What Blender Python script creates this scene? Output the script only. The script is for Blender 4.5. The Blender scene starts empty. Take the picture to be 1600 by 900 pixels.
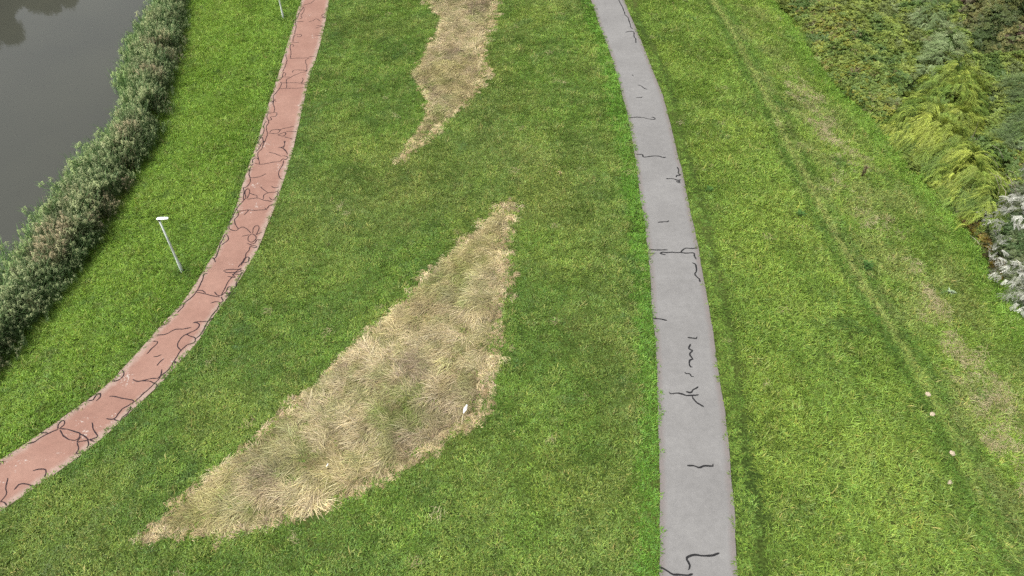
import bpy, bmesh, math
import numpy as np
from mathutils import Vector

rng = np.random.default_rng(7)
R = math.radians
scene = bpy.context.scene

# ------------------------------------------------------------------ camera, sky, sun, exposure
CAM_H, PITCH, FPX = 28.0, R(45.0), 1121.0          # a drone 28 m above the dike crest looking 45 degrees down
cam_data = bpy.data.cameras.new("drone_camera")
cam_data.sensor_width = 36.0
cam_data.lens = FPX / 1600.0 * 36.0
cam_data.clip_start, cam_data.clip_end = 0.5, 3000.0
cam = bpy.data.objects.new("drone_camera", cam_data)
cam.location = (0, 0, CAM_H)
cam.rotation_euler = (R(90) - PITCH, 0, 0)
scene.collection.objects.link(cam)
scene.camera = cam

SUN_EL, SUN_AZ = R(60), R(-110)                    # veiled by cloud, from the left and a little behind the camera
world = bpy.data.worlds.new("World")
scene.world = world
world.use_nodes = True
wn, wl = world.node_tree.nodes, world.node_tree.links
wn.clear()
sky = wn.new("ShaderNodeTexSky")
sky.sky_type = 'NISHITA'
sky.sun_disc = False
sky.sun_elevation = SUN_EL
sky.sun_rotation = SUN_AZ
sky.air_density, sky.dust_density, sky.ozone_density = 1.0, 6.0, 1.0
hs = wn.new("ShaderNodeHueSaturation")
hs.inputs['Saturation'].default_value = 0.25       # a closed grey-white cloud cover
bg = wn.new("ShaderNodeBackground")
bg.inputs['Strength'].default_value = 0.11
wo = wn.new("ShaderNodeOutputWorld")
wl.new(sky.outputs[0], hs.inputs['Color'])
wl.new(hs.outputs[0], bg.inputs['Color'])
wl.new(bg.outputs[0], wo.inputs['Surface'])

sun_data = bpy.data.lights.new("sun", 'SUN')
sun_data.energy = 1.5
sun_data.angle = R(20)
sun_data.color = (1.0, 0.965, 0.91)
sun = bpy.data.objects.new("sun", sun_data)
sun.rotation_euler = (R(90) - SUN_EL, 0, -SUN_AZ + R(180))
scene.collection.objects.link(sun)

vs = scene.view_settings
vs.view_transform = 'Standard'
vs.look = 'None'
vs.exposure = 0.88
vs.gamma = 1.0
vs.use_curve_mapping = False
scene.cycles.max_bounces = 4
scene.cycles.diffuse_bounces = 3
scene.cycles.transmission_bounces = 2
scene.cycles.use_denoising = False               # the denoiser smears grass into felt

# ------------------------------------------------------------------ small helpers
def link(o):
    scene.collection.objects.link(o)
    return o

def tag(o, label=None, cat=None, group=None, kind=None):
    for k, v in (("label", label), ("category", cat), ("group", group), ("kind", kind)):
        if v is not None:
            o[k] = v
    return o

def empty(name, loc, rz=0.0):
    o = bpy.data.objects.new(name, None)
    o.empty_display_size = 0.3
    o.location = loc
    o.rotation_euler = (0, 0, rz)
    return link(o)

def mesh_obj(name, verts, faces, mat, parent=None, smooth=False):
    me = bpy.data.meshes.new(name)
    me.from_pydata([tuple(map(float, v)) for v in verts], [], [tuple(map(int, f)) for f in faces])
    me.materials.append(mat)
    if smooth:
        me.polygons.foreach_set("use_smooth", [True] * len(me.polygons))
    me.update()
    o = bpy.data.objects.new(name, me)
    o.parent = parent
    return link(o)

def bm_obj(name, bm, mat, parent=None, smooth=False):
    me = bpy.data.meshes.new(name)
    bm.normal_update()
    bm.to_mesh(me)
    bm.free()
    me.materials.append(mat)
    if smooth:
        me.polygons.foreach_set("use_smooth", [True] * len(me.polygons))
    o = bpy.data.objects.new(name, me)
    o.parent = parent
    return link(o)

def tube(points, radii, n=8, cap=True):
    """swept round tube; returns verts, faces"""
    P = [Vector(p) for p in points]
    vv, ff = [], []
    for i, p in enumerate(P):
        d = (P[min(i + 1, len(P) - 1)] - P[max(i - 1, 0)]).normalized()
        a = d.orthogonal().normalized()
        if abs(d.z) > 0.9:
            a = Vector((1, 0, 0)) - d * d.x
            a.normalize()
        b = d.cross(a)
        for k in range(n):
            t = 2 * math.pi * k / n
            vv.append(p + (a * math.cos(t) + b * math.sin(t)) * radii[i])
    for i in range(len(P) - 1):
        for k in range(n):
            k2 = (k + 1) % n
            ff.append((i * n + k, i * n + k2, (i + 1) * n + k2, (i + 1) * n + k))
    if cap:
        ff.append(tuple(range(n - 1, -1, -1)))
        ff.append(tuple((len(P) - 1) * n + k for k in range(n)))
    return vv, ff

# value noise in plain numpy, world metres in, about 0..1 out
_tab = rng.random((256, 256))
def vnoise(x, y, wl_, seed=0):
    x = np.asarray(x, float) / wl_ + seed * 17.31
    y = np.asarray(y, float) / wl_ + seed * 7.77
    xi, yi = np.floor(x).astype(int), np.floor(y).astype(int)
    fx, fy = x - xi, y - yi
    fx = fx * fx * (3 - 2 * fx)
    fy = fy * fy * (3 - 2 * fy)
    g = lambda a, b: _tab[a & 255, b & 255]
    return (g(xi, yi) * (1 - fx) + g(xi + 1, yi) * fx) * (1 - fy) + (g(xi, yi + 1) * (1 - fx) + g(xi + 1, yi + 1) * fx) * fy

def fbm(x, y, wl_, seed=0, oct_=3):
    s, a, t = 0.0, 1.0, 0.0
    for k in range(oct_):
        c, sn = math.cos(0.6 * k), math.sin(0.6 * k)
        s = s + a * vnoise(x * c - y * sn, x * sn + y * c, wl_ / 2 ** k, seed + k * 3)
        t += a
        a *= 0.55
    return s / t

def sstep(a, b, x):
    t = np.clip((x - a) / (b - a), 0, 1)
    return t * t * (3 - 2 * t)

# ------------------------------------------------------------------ survey: sight lines to ground points
CP, SP = math.cos(PITCH), math.sin(PITCH)
def on_plane(px, py, z):
    xn, yn = (np.asarray(px, float) - 800) / FPX, (np.asarray(py, float) - 450) / FPX
    dz = -SP - yn * CP
    s = (np.asarray(z, float) - CAM_H) / dz
    return s * xn, s * (CP - yn * SP)

def to_pix(x, y, z):
    d = y * CP + (CAM_H - z) * SP
    return 800 + FPX * x / d, 450 + FPX * ((CAM_H - z) * CP - y * SP) / d

def line(pix, z):
    p = np.array(pix, float)
    x, y = on_plane(p[:, 0], p[:, 1], z)
    return np.stack([x, y], 1)

def smooth_poly(P, step=0.5, closed=False):
    """resample a polyline with Catmull-Rom"""
    P = np.asarray(P, float)
    n = len(P)
    out = []
    rngi = range(n if closed else n - 1)
    for i in rngi:
        if closed:
            p0, p1, p2, p3 = P[(i - 1) % n], P[i], P[(i + 1) % n], P[(i + 2) % n]
        else:
            p1, p2 = P[i], P[i + 1]
            p0 = P[i - 1] if i > 0 else 2 * p1 - p2
            p3 = P[i + 2] if i + 2 < n else 2 * p2 - p1
        m = max(1, int(np.linalg.norm(p2 - p1) / step))
        for k in range(m):
            t = k / m
            out.append(0.5 * (2 * p1 + (p2 - p0) * t + (2 * p0 - 5 * p1 + 4 * p2 - p3) * t * t + (3 * p1 - p0 - 3 * p2 + p3) * t ** 3))
    if not closed:
        out.append(P[-1])
    return np.array(out)

def extend(P, head, tail):
    """straight continuation of a surveyed line beyond both ends (metres)"""
    a = P[0] + (P[0] - P[6]) / np.linalg.norm(P[0] - P[6]) * head
    b = P[-1] + (P[-1] - P[-7]) / np.linalg.norm(P[-1] - P[-7]) * tail
    return np.vstack([a[None], P, b[None]])

RED_Z, WATER_Z, LOW_Z = -2.5, -3.3, -2.2

grey_l_px = [(923, 0), (940, 47), (957, 93), (970, 140), (979, 174), (988, 218), (995, 265), (1000, 301), (1009, 357), (1013, 405), (1018, 455), (1024, 540), (1027, 593), (1029, 665), (1031, 740), (1031, 793), (1031, 847), (1030, 900)]
grey_r_px = [(975, 0), (993, 43), (1017, 102), (1034, 146), (1049, 199), (1058, 238), (1069, 280), (1081, 341), (1091, 389), (1100, 437), (1106, 470), (1115, 527), (1123, 580), (1131, 631), (1136, 668), (1143, 740), (1147, 799), (1151, 860), (1153, 900)]
red_l_px = [(471, 0), (457, 43), (448, 72), (436, 112), (423, 152), (414, 181), (403, 218), (391, 254), (379, 289), (368, 324), (352, 362), (334, 398), (314, 430), (288, 468), (258, 502), (233, 530), (200, 567), (172, 597), (133, 627), (93, 655), (33, 698), (0, 719)]
red_r_px = [(515, 0), (507, 40), (496, 83), (485, 115), (477, 149), (470, 183), (460, 224), (448, 268), (438, 296), (428, 328), (418, 352), (408, 380), (394, 406), (366, 450), (333, 497), (300, 545), (264, 585), (247, 603), (200, 648), (160, 684), (110, 723), (57, 760), (0, 799)]
grey_l = extend(smooth_poly(line(grey_l_px, 0.0), 0.6), 420, 60)
grey_r = extend(smooth_poly(line(grey_r_px, 0.0), 0.6), 420, 60)
red_l = extend(smooth_poly(line(red_l_px, RED_Z), 0.6), 420, 90)
red_r = extend(smooth_poly(line(red_r_px, RED_Z), 0.6), 420, 90)
# water's edge runs about a third of the way into the reed belt
reed_out_px = [(238, 0), (213, 30), (190, 73), (183, 117), (187, 157), (167, 183), (153, 207), (133, 227), (113, 247), (90, 273), (70, 303), (43, 343), (20, 373), (0, 397), (-40, 450), (-90, 520)]
reed_in_px = [(290, 0), (287, 43), (280, 87), (267, 127), (257, 173), (250, 207), (233, 233), (213, 263), (190, 308), (150, 377), (127, 410), (80, 473), (43, 513), (20, 543), (0, 570), (-40, 620), (-90, 685)]
reed_out = line([(235, -50), (240, -20)] + reed_out_px, WATER_Z + 1.75)
reed_in = line([(293, -50), (291, -20)] + reed_in_px, WATER_Z + 0.75)
reed_out_s, reed_in_s = smooth_poly(reed_out, 0.6), smooth_poly(reed_in, 0.6)
_k = np.linspace(0, 1, 70)
def at_frac(P, k):
    s = np.concatenate([[0], np.cumsum(np.linalg.norm(np.diff(P, axis=0), axis=1))])
    s /= s[-1]
    return np.stack([np.interp(k, s, P[:, 0]), np.interp(k, s, P[:, 1])], 1)
shore = at_frac(reed_out_s, _k) * 0.62 + at_frac(reed_in_s, _k) * 0.38
shore = extend(smooth_poly(shore, 0.7), 400, 90)

def dist_to(P, x, y):
    """distance from points to a polyline, chunked"""
    x, y = np.ravel(x), np.ravel(y)
    A, B = P[:-1], P[1:]
    D = B - A
    L2 = (D ** 2).sum(1) + 1e-12
    out = np.empty(len(x))
    for s in range(0, len(x), 4000):
        xs, ys = x[s:s + 4000, None], y[s:s + 4000, None]
        t = np.clip(((xs - A[:, 0]) * D[:, 0] + (ys - A[:, 1]) * D[:, 1]) / L2, 0, 1)
        dx, dy = xs - A[:, 0] - t * D[:, 0], ys - A[:, 1] - t * D[:, 1]
        out[s:s + 4000] = np.sqrt((dx * dx + dy * dy).min(1))
    return out

def x_at(P, y):
    o = np.argsort(P[:, 1])
    return np.interp(y, P[o, 1], P[o, 0])

def grow(a, b, step, far):
    c = list(np.arange(a, b + 1e-6, step))
    s = step
    while c[-1] < far:
        s *= 1.35
        c.append(c[-1] + s)
    s = step
    while c[0] > -far:
        s *= 1.35
        c.insert(0, c[0] - s)
    return np.array(c)
GX, GY = grow(-58, 52, 0.45, 900), grow(0, 96, 0.45, 900)
MX, MY = np.meshgrid(GX, GY)
def thin(P, n=3):
    return np.vstack([P[::n], P[-1:]])
def field(P):
    return dist_to(thin(P, 2), MX, MY).reshape(MX.shape)
D_gl, D_gr, D_rl, D_rr, D_sh = field(grey_l), field(grey_r), field(red_l), field(red_r), field(shore)
S_gl = MX > x_at(grey_l, MY)           # east of the grey path's west edge
S_gr = MX > x_at(grey_r, MY)
S_rl = MX < x_at(red_l, MY)
S_rr = MX < x_at(red_r, MY)
S_sh = MX < x_at(shore, MY)
on_grey = S_gl & ~S_gr
on_red = S_rr & ~S_rl
HZ = np.zeros_like(MX)
t = np.clip((D_gl - 0.9) / np.maximum(D_gl + D_rr - 1.7, 0.1), 0, 1)
mid = RED_Z * (0.45 * t + 0.55 * t * t * (3 - 2 * t))
t2 = D_rl / np.maximum(D_rl + D_sh, 0.1)
left = RED_Z + (WATER_Z + 0.03 - RED_Z) * sstep(0.05, 1.0, t2)
bed = np.maximum(WATER_Z + 0.03 - 0.22 * D_sh, WATER_Z - 1.6)
bed = np.where(D_sh > 46, np.minimum(WATER_Z + 1.2, WATER_Z - 1.6 + (D_sh - 46) * 0.6), bed)
right = LOW_Z * sstep(3.0, 17.0, D_gr)
HZ = np.where(S_gr, right, HZ)
HZ = np.where(~S_gl & ~S_rr, mid, HZ)
HZ = np.where(on_red, RED_Z, HZ)
HZ = np.where(S_rl & ~S_sh, left, HZ)
HZ = np.where(S_sh, bed, HZ)
undul = (fbm(MX, MY, 6.0, 5) - 0.5) * 0.14
edge = np.minimum.reduce([D_gl, D_gr, D_rl, D_rr])
HZ = HZ + np.where(on_grey | on_red, 0, undul * sstep(0.4, 2.5, edge)) * np.where(S_sh, 0, 1)
HZ = HZ - np.where(on_grey | on_red, 0.03, 0.0)

def sample(F, x, y):
    x, y = np.asarray(x, float), np.asarray(y, float)
    i = np.clip(np.searchsorted(GX, x) - 1, 0, len(GX) - 2)
    j = np.clip(np.searchsorted(GY, y) - 1, 0, len(GY) - 2)
    fx = np.clip((x - GX[i]) / (GX[i + 1] - GX[i]), 0, 1)
    fy = np.clip((y - GY[j]) / (GY[j + 1] - GY[j]), 0, 1)
    return (F[j, i] * (1 - fx) + F[j, i + 1] * fx) * (1 - fy) + (F[j + 1, i] * (1 - fx) + F[j + 1, i + 1] * fx) * fy

def ground(x, y):
    return sample(HZ, x, y)

def spot(px, py, dz=0.0):
    """sight line met with the terrain raised by dz"""
    z = np.full(np.shape(px), -1.0)
    for _ in range(25):
        x, y = on_plane(px, py, z)
        z = 0.5 * z + 0.5 * (ground(x, y) + dz)
    return x, y, z - dz

def poly_on_ground(pts, step=0.5, closed=True, smooth=True):
    p = np.array([(q[0], q[1], q[2] if len(q) > 2 else 0.0) for q in pts], float)
    x, y, _ = spot(p[:, 0], p[:, 1], p[:, 2])
    P = np.stack([x, y], 1)
    return smooth_poly(P, step, closed) if smooth else P

def inside(P, x, y):
    c = np.zeros(len(x), bool)
    n = len(P)
    j = n - 1
    for i in range(n):
        xi, yi, xj, yj = P[i, 0], P[i, 1], P[j, 0], P[j, 1]
        m = ((yi > y) != (yj > y))
        if yi != yj:
            c ^= m & (x < (xj - xi) * (y - yi) / (yj - yi) + xi)
        j = i
    return c

# ------------------------------------------------------------------ materials
def new_mat(name):
    m = bpy.data.materials.new(name)
    m.use_nodes = True
    m.node_tree.nodes.clear()
    return m, m.node_tree.nodes, m.node_tree.links

def ramp(nodes, stops):
    r = nodes.new("ShaderNodeValToRGB")
    e = r.color_ramp.elements
    while len(e) > 1:
        e.remove(e[-1])
    for i, (p, c) in enumerate(stops):
        k = e[0] if i == 0 else e.new(p)
        k.position = p
        k.color = (*c, 1)
    return r

def leaf_material(name, translucency=0.3, gloss=0.0):
    """plant tissue: the plant's own colour comes from its scatter point, blade-to-blade variation from the blade"""
    m, n, l = new_mat(name)
    a = n.new("ShaderNodeAttribute"); a.attribute_type = 'INSTANCER'; a.attribute_name = 'col'
    b = n.new("ShaderNodeAttribute"); b.attribute_type = 'GEOMETRY'; b.attribute_name = 'tint'
    mx = n.new("ShaderNodeMix"); mx.data_type = 'RGBA'; mx.blend_type = 'MULTIPLY'
    mx.inputs['Factor'].default_value = 1.0
    l.new(a.outputs['Color'], mx.inputs[6]); l.new(b.outputs['Color'], mx.inputs[7])
    d = n.new("ShaderNodeBsdfDiffuse"); t = n.new("ShaderNodeBsdfTranslucent")
    l.new(mx.outputs[2], d.inputs['Color']); l.new(mx.outputs[2], t.inputs['Color'])
    ms = n.new("ShaderNodeMixShader"); ms.inputs[0].default_value = translucency
    l.new(d.outputs[0], ms.inputs[1]); l.new(t.outputs[0], ms.inputs[2])
    out = n.new("ShaderNodeOutputMaterial")
    last = ms
    if gloss > 0:
        g = n.new("ShaderNodeBsdfGlossy"); g.inputs['Roughness'].default_value = 0.45
        m2 = n.new("ShaderNodeMixShader"); m2.inputs[0].default_value = gloss
        l.new(ms.outputs[0], m2.inputs[1]); l.new(g.outputs[0], m2.inputs[2])
        last = m2
    l.new(last.outputs[0], out.inputs['Surface'])
    return m

def plain_mat(name, color, rough=0.6, metallic=0.0, noise=0.12, scale=6.0, spec=0.5):
    m, n, l = new_mat(name)
    p = n.new("ShaderNodeBsdfPrincipled")
    tc = n.new("ShaderNodeTexCoord")
    nz = n.new("ShaderNodeTexNoise"); nz.inputs['Scale'].default_value = scale; nz.inputs['Detail'].default_value = 5
    l.new(tc.outputs['Object'], nz.inputs['Vector'])
    r = ramp(n, [(0.3, tuple(c * (1 - noise) for c in color)), (0.7, tuple(min(1, c * (1 + noise)) for c in color))])
    l.new(nz.outputs['Fac'], r.inputs['Fac']); l.new(r.outputs['Color'], p.inputs['Base Color'])
    p.inputs['Roughness'].default_value = rough
    p.inputs['Metallic'].default_value = metallic
    p.inputs['Specular IOR Level'].default_value = spec
    o = n.new("ShaderNodeOutputMaterial")
    l.new(p.outputs[0], o.inputs['Surface'])
    return m

def ground_material():
    m, n, l = new_mat("turf_soil")
    g = n.new("ShaderNodeNewGeometry")
    a = n.new("ShaderNodeTexNoise"); a.inputs['Scale'].default_value = 0.22; a.inputs['Detail'].default_value = 6
    b = n.new("ShaderNodeTexNoise"); b.inputs['Scale'].default_value = 9.0; b.inputs['Detail'].default_value = 6
    l.new(g.outputs['Position'], a.inputs['Vector']); l.new(g.outputs['Position'], b.inputs['Vector'])
    r1 = ramp(n, [(0.3, (0.035, 0.062, 0.012)), (0.55, (0.055, 0.085, 0.016)), (0.75, (0.085, 0.10, 0.028))])
    r2 = ramp(n, [(0.35, (0.45, 0.42, 0.38)), (0.65, (1.25, 1.25, 1.2))])
    l.new(a.outputs['Fac'], r1.inputs['Fac']); l.new(b.outputs['Fac'], r2.inputs['Fac'])
    mx = n.new("ShaderNodeMix"); mx.data_type = 'RGBA'; mx.blend_type = 'MULTIPLY'; mx.inputs['Factor'].default_value = 1
    l.new(r1.outputs['Color'], mx.inputs[6]); l.new(r2.outputs['Color'], mx.inputs[7])
    p = n.new("ShaderNodeBsdfPrincipled"); p.inputs['Roughness'].default_value = 0.95
    p.inputs['Specular IOR Level'].default_value = 0.1
    l.new(mx.outputs[2], p.inputs['Base Color'])
    bp = n.new("ShaderNodeBump"); bp.inputs['Strength'].default_value = 0.6; bp.inputs['Distance'].default_value = 0.05
    l.new(b.outputs['Fac'], bp.inputs['Height']); l.new(bp.outputs[0], p.inputs['Normal'])
    o = n.new("ShaderNodeOutputMaterial"); l.new(p.outputs[0], o.inputs['Surface'])
    return m

def water_material():
    m, n, l = new_mat("canal_water")
    p = n.new("ShaderNodeBsdfPrincipled")
    p.inputs['Roughness'].default_value = 0.035
    p.inputs['IOR'].default_value = 1.33
    g = n.new("ShaderNodeNewGeometry")
    c = n.new("ShaderNodeTexNoise"); c.inputs['Scale'].default_value = 0.09; c.inputs['Detail'].default_value = 3
    l.new(g.outputs['Position'], c.inputs['Vector'])
    r = ramp(n, [(0.3, (0.048, 0.050, 0.040)), (0.7, (0.058, 0.060, 0.046))])
    l.new(c.outputs['Fac'], r.inputs['Fac']); l.new(r.outputs['Color'], p.inputs['Base Color'])
    w = n.new("ShaderNodeTexNoise"); w.inputs['Scale'].default_value = 1.5; w.inputs['Detail'].default_value = 3
    l.new(g.outputs['Position'], w.inputs['Vector'])
    bp = n.new("ShaderNodeBump"); bp.inputs['Strength'].default_value = 0.06; bp.inputs['Distance'].default_value = 0.03
    l.new(w.outputs['Fac'], bp.inputs['Height']); l.new(bp.outputs[0], p.inputs['Normal'])
    o = n.new("ShaderNodeOutputMaterial"); l.new(p.outputs[0], o.inputs['Surface'])
    return m

def path_material(name, centre, centre2, edge_col, edge_w, speck, speck_col):
    """worn asphalt: colour across the width from the 'edge' attribute (metres to the nearest edge), grain and blotches from noise"""
    m, n, l = new_mat(name)
    g = n.new("ShaderNodeNewGeometry")
    def noise(scale, detail=5, rough=0.6):
        z = n.new("ShaderNodeTexNoise"); z.inputs['Scale'].default_value = scale
        z.inputs['Detail'].default_value = detail; z.inputs['Roughness'].default_value = rough
        l.new(g.outputs['Position'], z.inputs['Vector'])
        return z
    big, fine, mid_ = noise(0.35), noise(26.0, 3), noise(3.0)
    c = ramp(n, [(0.35, centre), (0.65, centre2)])
    l.new(big.outputs['Fac'], c.inputs['Fac'])
    e = n.new("ShaderNodeAttribute"); e.attribute_name = 'edge'
    ad = n.new("ShaderNodeMath"); ad.operation = 'MULTIPLY_ADD'
    l.new(mid_.outputs['Fac'], ad.inputs[0]); ad.inputs[1].default_value = -edge_w * 1.4
    l.new(e.outputs['Fac'], ad.inputs[2])
    er = n.new("ShaderNodeMapRange"); er.interpolation_type = 'SMOOTHSTEP'
    er.inputs['From Min'].default_value = -edge_w * 0.5; er.inputs['From Max'].default_value = edge_w * 0.8
    er.inputs['To Min'].default_value = 1.0; er.inputs['To Max'].default_value = 0.0
    l.new(ad.outputs[0], er.inputs['Value'])
    m1 = n.new("ShaderNodeMix"); m1.data_type = 'RGBA'
    l.new(er.outputs['Result'], m1.inputs['Factor']); l.new(c.outputs['Color'], m1.inputs[6])
    m1.inputs[7].default_value = (*edge_col, 1)
    fr = ramp(n, [(0.3, (0.88, 0.88, 0.88)), (0.7, (1.11, 1.11, 1.11))])
    l.new(fine.outputs['Fac'], fr.inputs['Fac'])
    m2 = n.new("ShaderNodeMix"); m2.data_type = 'RGBA'; m2.blend_type = 'MULTIPLY'; m2.inputs['Factor'].default_value = 1
    l.new(m1.outputs[2], m2.inputs[6]); l.new(fr.outputs['Color'], m2.inputs[7])
    br = ramp(n, [(0.3, (0.92, 0.92, 0.92)), (0.7, (1.06, 1.06, 1.06))])
    l.new(mid_.outputs['Fac'], br.inputs['Fac'])
    m3 = n.new("ShaderNodeMix"); m3.data_type = 'RGBA'; m3.blend_type = 'MULTIPLY'; m3.inputs['Factor'].default_value = 1
    l.new(m2.outputs[2], m3.inputs[6]); l.new(br.outputs['Color'], m3.inputs[7])
    # scuffs where the top coat has chipped
    sp, sp2 = noise(7.0, 4, 0.7), noise(0.55, 2)
    s1 = n.new("ShaderNodeMath"); s1.operation = 'MULTIPLY'
    l.new(sp.outputs['Fac'], s1.inputs[0]); l.new(sp2.outputs['Fac'], s1.inputs[1])
    sr = n.new("ShaderNodeMapRange"); sr.inputs['From Min'].default_value = speck; sr.inputs['From Max'].default_value = speck + 0.04
    l.new(s1.outputs[0], sr.inputs['Value'])
    m4 = n.new("ShaderNodeMix"); m4.data_type = 'RGBA'
    l.new(sr.outputs['Result'], m4.inputs['Factor']); l.new(m3.outputs[2], m4.inputs[6]); m4.inputs[7].default_value = (*speck_col, 1)
    p = n.new("ShaderNodeBsdfPrincipled"); p.inputs['Roughness'].default_value = 0.9
    p.inputs['Specular IOR Level'].default_value = 0.25
    l.new(m4.outputs[2], p.inputs['Base Color'])
    bp = n.new("ShaderNodeBump"); bp.inputs['Strength'].default_value = 0.3; bp.inputs['Distance'].default_value = 0.01
    l.new(fine.outputs['Fac'], bp.inputs['Height']); l.new(bp.outputs[0], p.inputs['Normal'])
    o = n.new("ShaderNodeOutputMaterial"); l.new(p.outputs[0], o.inputs['Surface'])
    return m

M_soil = ground_material()
M_water = water_material()
M_grey = path_material("grey_asphalt", (0.180, 0.176, 0.170), (0.208, 0.204, 0.197), (0.172, 0.153, 0.144), 0.25, 0.62, (0.12, 0.12, 0.12))
M_red = path_material("red_asphalt", (0.245, 0.136, 0.104), (0.288, 0.168, 0.130), (0.315, 0.23, 0.19), 0.36, 0.385, (0.42, 0.36, 0.32))
M_seal_grey = plain_mat("bitumen_seal", (0.022, 0.022, 0.023), 0.8, spec=0.08)
M_seal_red = plain_mat("aged_bitumen_seal", (0.034, 0.024, 0.027), 0.8, spec=0.08)
M_grass = leaf_material("grass_blade", 0.3, 0.015)
M_straw = leaf_material("straw_blade", 0.2)
M_reed = leaf_material("reed_leaf", 0.2, 0.02)
M_leaf = leaf_material("shrub_leaf", 0.22, 0.02)
M_bark = plain_mat("bark", (0.11, 0.085, 0.06), 0.9, 0, 0.35, 14)
M_pale_bark = plain_mat("pale_bark", (0.36, 0.31, 0.24), 0.9, 0, 0.25, 14)
M_galv = plain_mat("galvanised_steel", (0.60, 0.65, 0.60), 0.5, 0.0, 0.08, 5)
M_white = plain_mat("white_enamel", (0.80, 0.80, 0.80), 0.35, 0, 0.03, 4)
M_dark = plain_mat("dark_plastic", (0.05, 0.05, 0.05), 0.5)
M_glass = plain_mat("frosted_lens", (0.62, 0.64, 0.64), 0.2)
M_paper = plain_mat("white_paper", (0.84, 0.84, 0.84), 0.7, 0, 0.04, 8)
M_sand = plain_mat("sandy_soil", (0.42, 0.35, 0.25), 0.95, 0, 0.3, 18)

# ------------------------------------------------------------------ the setting
nx, ny = len(GX), len(GY)
gv = np.stack([MX.ravel(), MY.ravel(), HZ.ravel()], 1)
ii, jj = np.meshgrid(np.arange(nx - 1), np.arange(ny - 1))
a0 = (jj * nx + ii).ravel()
gf = np.stack([a0, a0 + 1, a0 + nx + 1, a0 + nx], 1)
me = bpy.data.meshes.new("ground")
me.vertices.add(len(gv)); me.vertices.foreach_set("co", gv.ravel())
me.loops.add(gf.size); me.loops.foreach_set("vertex_index", gf.ravel().astype(np.int32))
me.polygons.add(len(gf)); me.polygons.foreach_set("loop_start", np.arange(0, gf.size, 4, dtype=np.int32))
me.update(calc_edges=True)
me.polygons.foreach_set("use_smooth", [True] * len(gf))
me.materials.append(M_soil)
tag(link(bpy.data.objects.new("ground", me)), "grassy dike slopes and soil under the turf", kind="structure")

def strip_sheet(name, P, Q, z, mat, label, axis):
    """a path between two edge lines, a little proud of the soil, with an uneven crumbling edge"""
    # both edges are read at the same stations along the path's run, so the rungs never cross
    u = np.array(axis)
    def at_station(L, v):
        t_ = L @ u
        o_ = np.argsort(t_)
        return np.stack([np.interp(v, t_[o_], L[o_, 0]), np.interp(v, t_[o_], L[o_, 1])], 1)
    lo, hi = max((P @ u).min(), (Q @ u).min()), min((P @ u).max(), (Q @ u).max())
    v = np.concatenate([np.linspace(lo, 0, 40)[:-1], np.linspace(0, 90, 500), np.linspace(90, hi, 80)[1:]])
    A, B = at_station(P, v), at_station(Q, v)
    n_ = len(A)
    d = (B - A) / np.linalg.norm(B - A, axis=1)[:, None]
    s = np.arange(n_)
    w1 = (fbm(A[:, 0], A[:, 1], 1.7, 31) - 0.5) * 0.13
    w2 = (fbm(B[:, 0], B[:, 1], 1.7, 37) - 0.5) * 0.13
    A = A + d * w1[:, None]; B = B + d * w2[:, None]
    W = np.linalg.norm(B - A, axis=1)
    cols = [-0.03, 0.0, 0.12, 0.3, 0.5, 0.7, 0.88, 1.0, 1.03]
    V, E = [], []
    for c in cols:
        cc = min(max(c, 0), 1)
        off = 0 if 0 <= c <= 1 else (-0.02 if c < 0 else 0.02)
        p = A + (B - A) * cc + d * off
        zz = np.full(n_, z + (0.012 * (1 - (2 * cc - 1) ** 2)) if 0 <= c <= 1 else z - 0.12)
        V.append(np.column_stack([p, zz])); E.append(np.minimum(cc, 1 - cc) * W)
    V, E = np.concatenate(V), np.concatenate(E)
    F = []
    for c in range(len(cols) - 1):
        for i in range(n_ - 1):
            F.append((c * n_ + i, (c + 1) * n_ + i, (c + 1) * n_ + i + 1, c * n_ + i + 1))
    o = mesh_obj(name, V, F, mat, None, False)
    at = o.data.attributes.new("edge", 'FLOAT', 'POINT')
    at.data.foreach_set("value", E.astype(np.float32))
    return tag(o, label, kind="structure")

def order_up(P):
    return P[::-1] if P[0, 1] > P[-1, 1] else P
grey_path = strip_sheet("grey_path", order_up(grey_l), order_up(grey_r), 0.012, M_grey, "grey asphalt path along the dike crest with black crack seals", (0.0, 1.0))
red_path = strip_sheet("red_path", order_up(red_l), order_up(red_r), RED_Z + 0.012, M_red, "red asphalt cycle path curving along the foot of the dike", (0.43, 0.90))

wx = np.concatenate([shore[:, 0] + 3.5, [-900, -900]])
wy = np.concatenate([shore[:, 1], [shore[-1, 1], shore[0, 1]]])
water = mesh_obj("water", np.column_stack([[-900, 60, 60, -900], [-700, -700, 900, 900], [WATER_Z] * 4]), [(0, 1, 2, 3)], M_water)
# the sheet only stands above the bed west of the shore; keep it from running under the dike
mw = water.data
bmw = bmesh.new()
o_sh = order_up(shore)
vs_ = []
for q in o_sh[::3]:
    vs_.append((bmw.verts.new((-900, q[1], WATER_Z)), bmw.verts.new((q[0] + 1.2, q[1], WATER_Z))))
for (a, b), (c, d) in zip(vs_[:-1], vs_[1:]):
    bmw.faces.new((a, b, d, c))
bmw.to_mesh(mw); bmw.free()
tag(water, "still grey canal water mirroring trees", kind="structure")

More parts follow.
